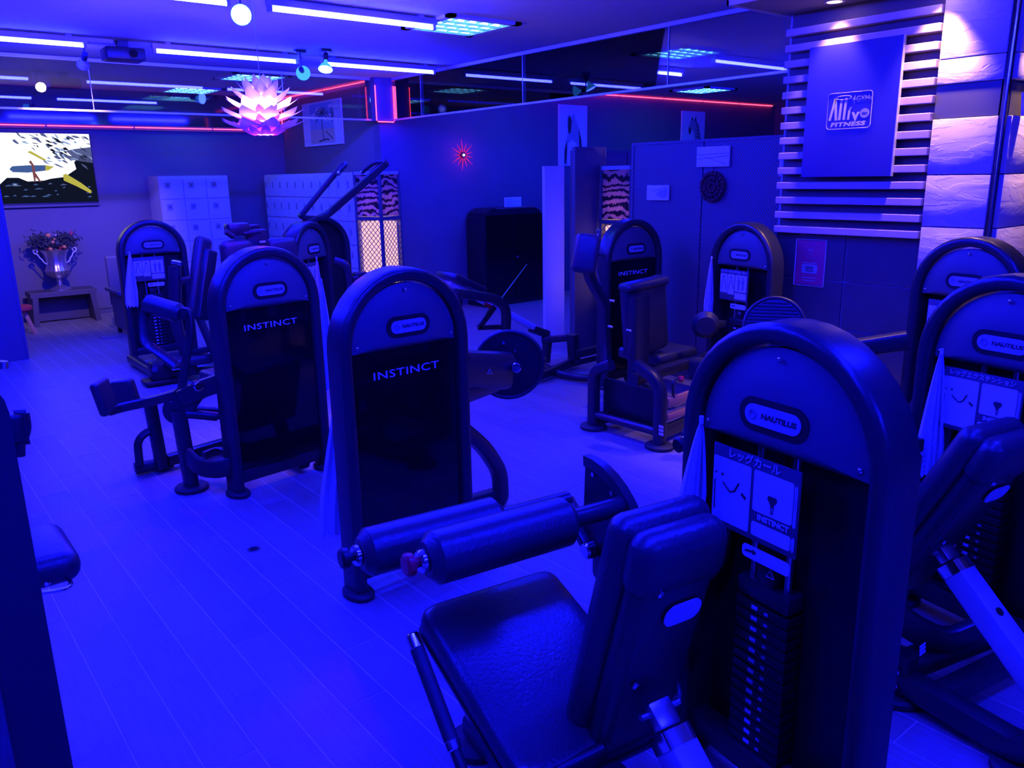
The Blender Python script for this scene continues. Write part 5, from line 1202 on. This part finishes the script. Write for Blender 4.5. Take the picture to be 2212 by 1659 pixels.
# ------------------------------------------------------------------ objects by the dark wall
tag(part('white_board', 'white_board', None, BB(5.34, 5.60, 6.12, 6.16, .0, 1.74, bev=.003), smooth=False), 'tall narrow white board standing beside the dark rattan panel', 'board')
cp = thing('rounded_cabinet', 'large dark cabinet with rounded shoulders against the dark wall', 'cabinet', (6.71, 8.48, 0))
def f_cab(bm): prism(bm, [(-.5, 0), (-.5, 1.1), (-.46, 1.2), (-.36, 1.255), (.36, 1.255), (.46, 1.2), (.5, 1.1), (.5, 0)][::-1], Matrix.Translation((0, .2, 0)) @ FACE_NEGY, .38)
part('body', 'cabinet_black', cp, f_cab)
part('edge_highlight', 'black_plate', cp, lambda bm: tube(bm, [(-.3, -.18, 1.25), (.36, -.18, 1.255), (.46, -.18, 1.2), (.5, -.18, 1.1), (.5, -.18, .02)], .02, .06))  # edge highlight put into a lighter tube along top and right edge
part('door', 'acrylic', cp, BB(-.46, -.01, -.19, -.18, .06, 1.17), smooth=False)
part('door', 'acrylic', cp, BB(.01, .46, -.19, -.18, .06, 1.17), smooth=False)
part('door_knob', 'steel', cp, lambda bm: cyl(bm, (.03, -.21, .62), (.03, -.19, .62), .03, n=12))
nc = thing('notice_board', 'small pale notice card on the dark wall above the rounded cabinet', 'notice', tuple(P(1107, 428, Y=8.42)))
nc.location.z = 1.32
part('card', 'canvas_white', nc, BB(-.14, .14, -.01, .0, -.058, .065), smooth=False)
for k in range(4): part('print_line', 'print_grey', nc, BB(-.12, -.01 if k % 2 else .1, -.0115, -.01, -.035+k*.022, -.03+k*.022), smooth=False)
part('stand', 'black_dark', nc, BB(-.12, .12, -.008, .06, -.06, -.055), smooth=False)
tag(part('slanted_line', 'steel', None, lambda bm: tube(bm, [P(1075, 655, Y=8.1)*1.0, P(1138, 571, Y=8.27)], .014)), 'thin pale line slanting across the front of the dark rounded cabinet', 'rod')  # thin steel tube slanting across the cabinet front
pp = thing('wall_pipe', 'short white pipe with fitting low by the black tiles', 'pipe', tuple(Vector((4.86, 2.38, 0))))
part('pipe', 'white_metal', pp, lambda bm: tube(bm, [(.0, .12, .28), (.03, -.02, .14), (.05, -.1, .02)], .035, .05))
part('fitting', 'white_metal', pp, lambda bm: rbox(bm, (.06, -.1, .02), (.16, .16, .04), None, .008))

fc = thing('drain_lid', 'small round metal lid set in the open floor before the centre machine', 'drain lid', tuple(P(548, 1187, Z=0)))
part('rim', 'steel', fc, lambda bm: lathe(bm, [(.02, 0), (.03, 0), (.03, .003), (.02, .003), (.02, 0)], 20))
part('lid', 'black_dark', fc, lambda bm: lathe(bm, [(0, 0), (.021, 0), (.021, .002), (0, .002)], 20))
pj_ = thing('ceiling_projector', 'dark boxy fixture on the ceiling between the two far blue tubes', 'fixture', tuple(P(262, 88, Z=ZC)))
part('mount', 'fixture_dark', pj_, B((0, 0, -.03), (.08, .08, .06)), smooth=False)
part('body', 'fixture_dark', pj_, B((0, 0, -.11), (.3, .22, .1), bev=.015))
part('lens', 'acrylic', pj_, lambda bm: cyl(bm, (.05, -.11, -.11), (.05, -.14, -.11), .06, n=18))
part('bracket', 'fixture', pj_, B((-.17, 0, -.015), (.2, .05, .03)), smooth=False)
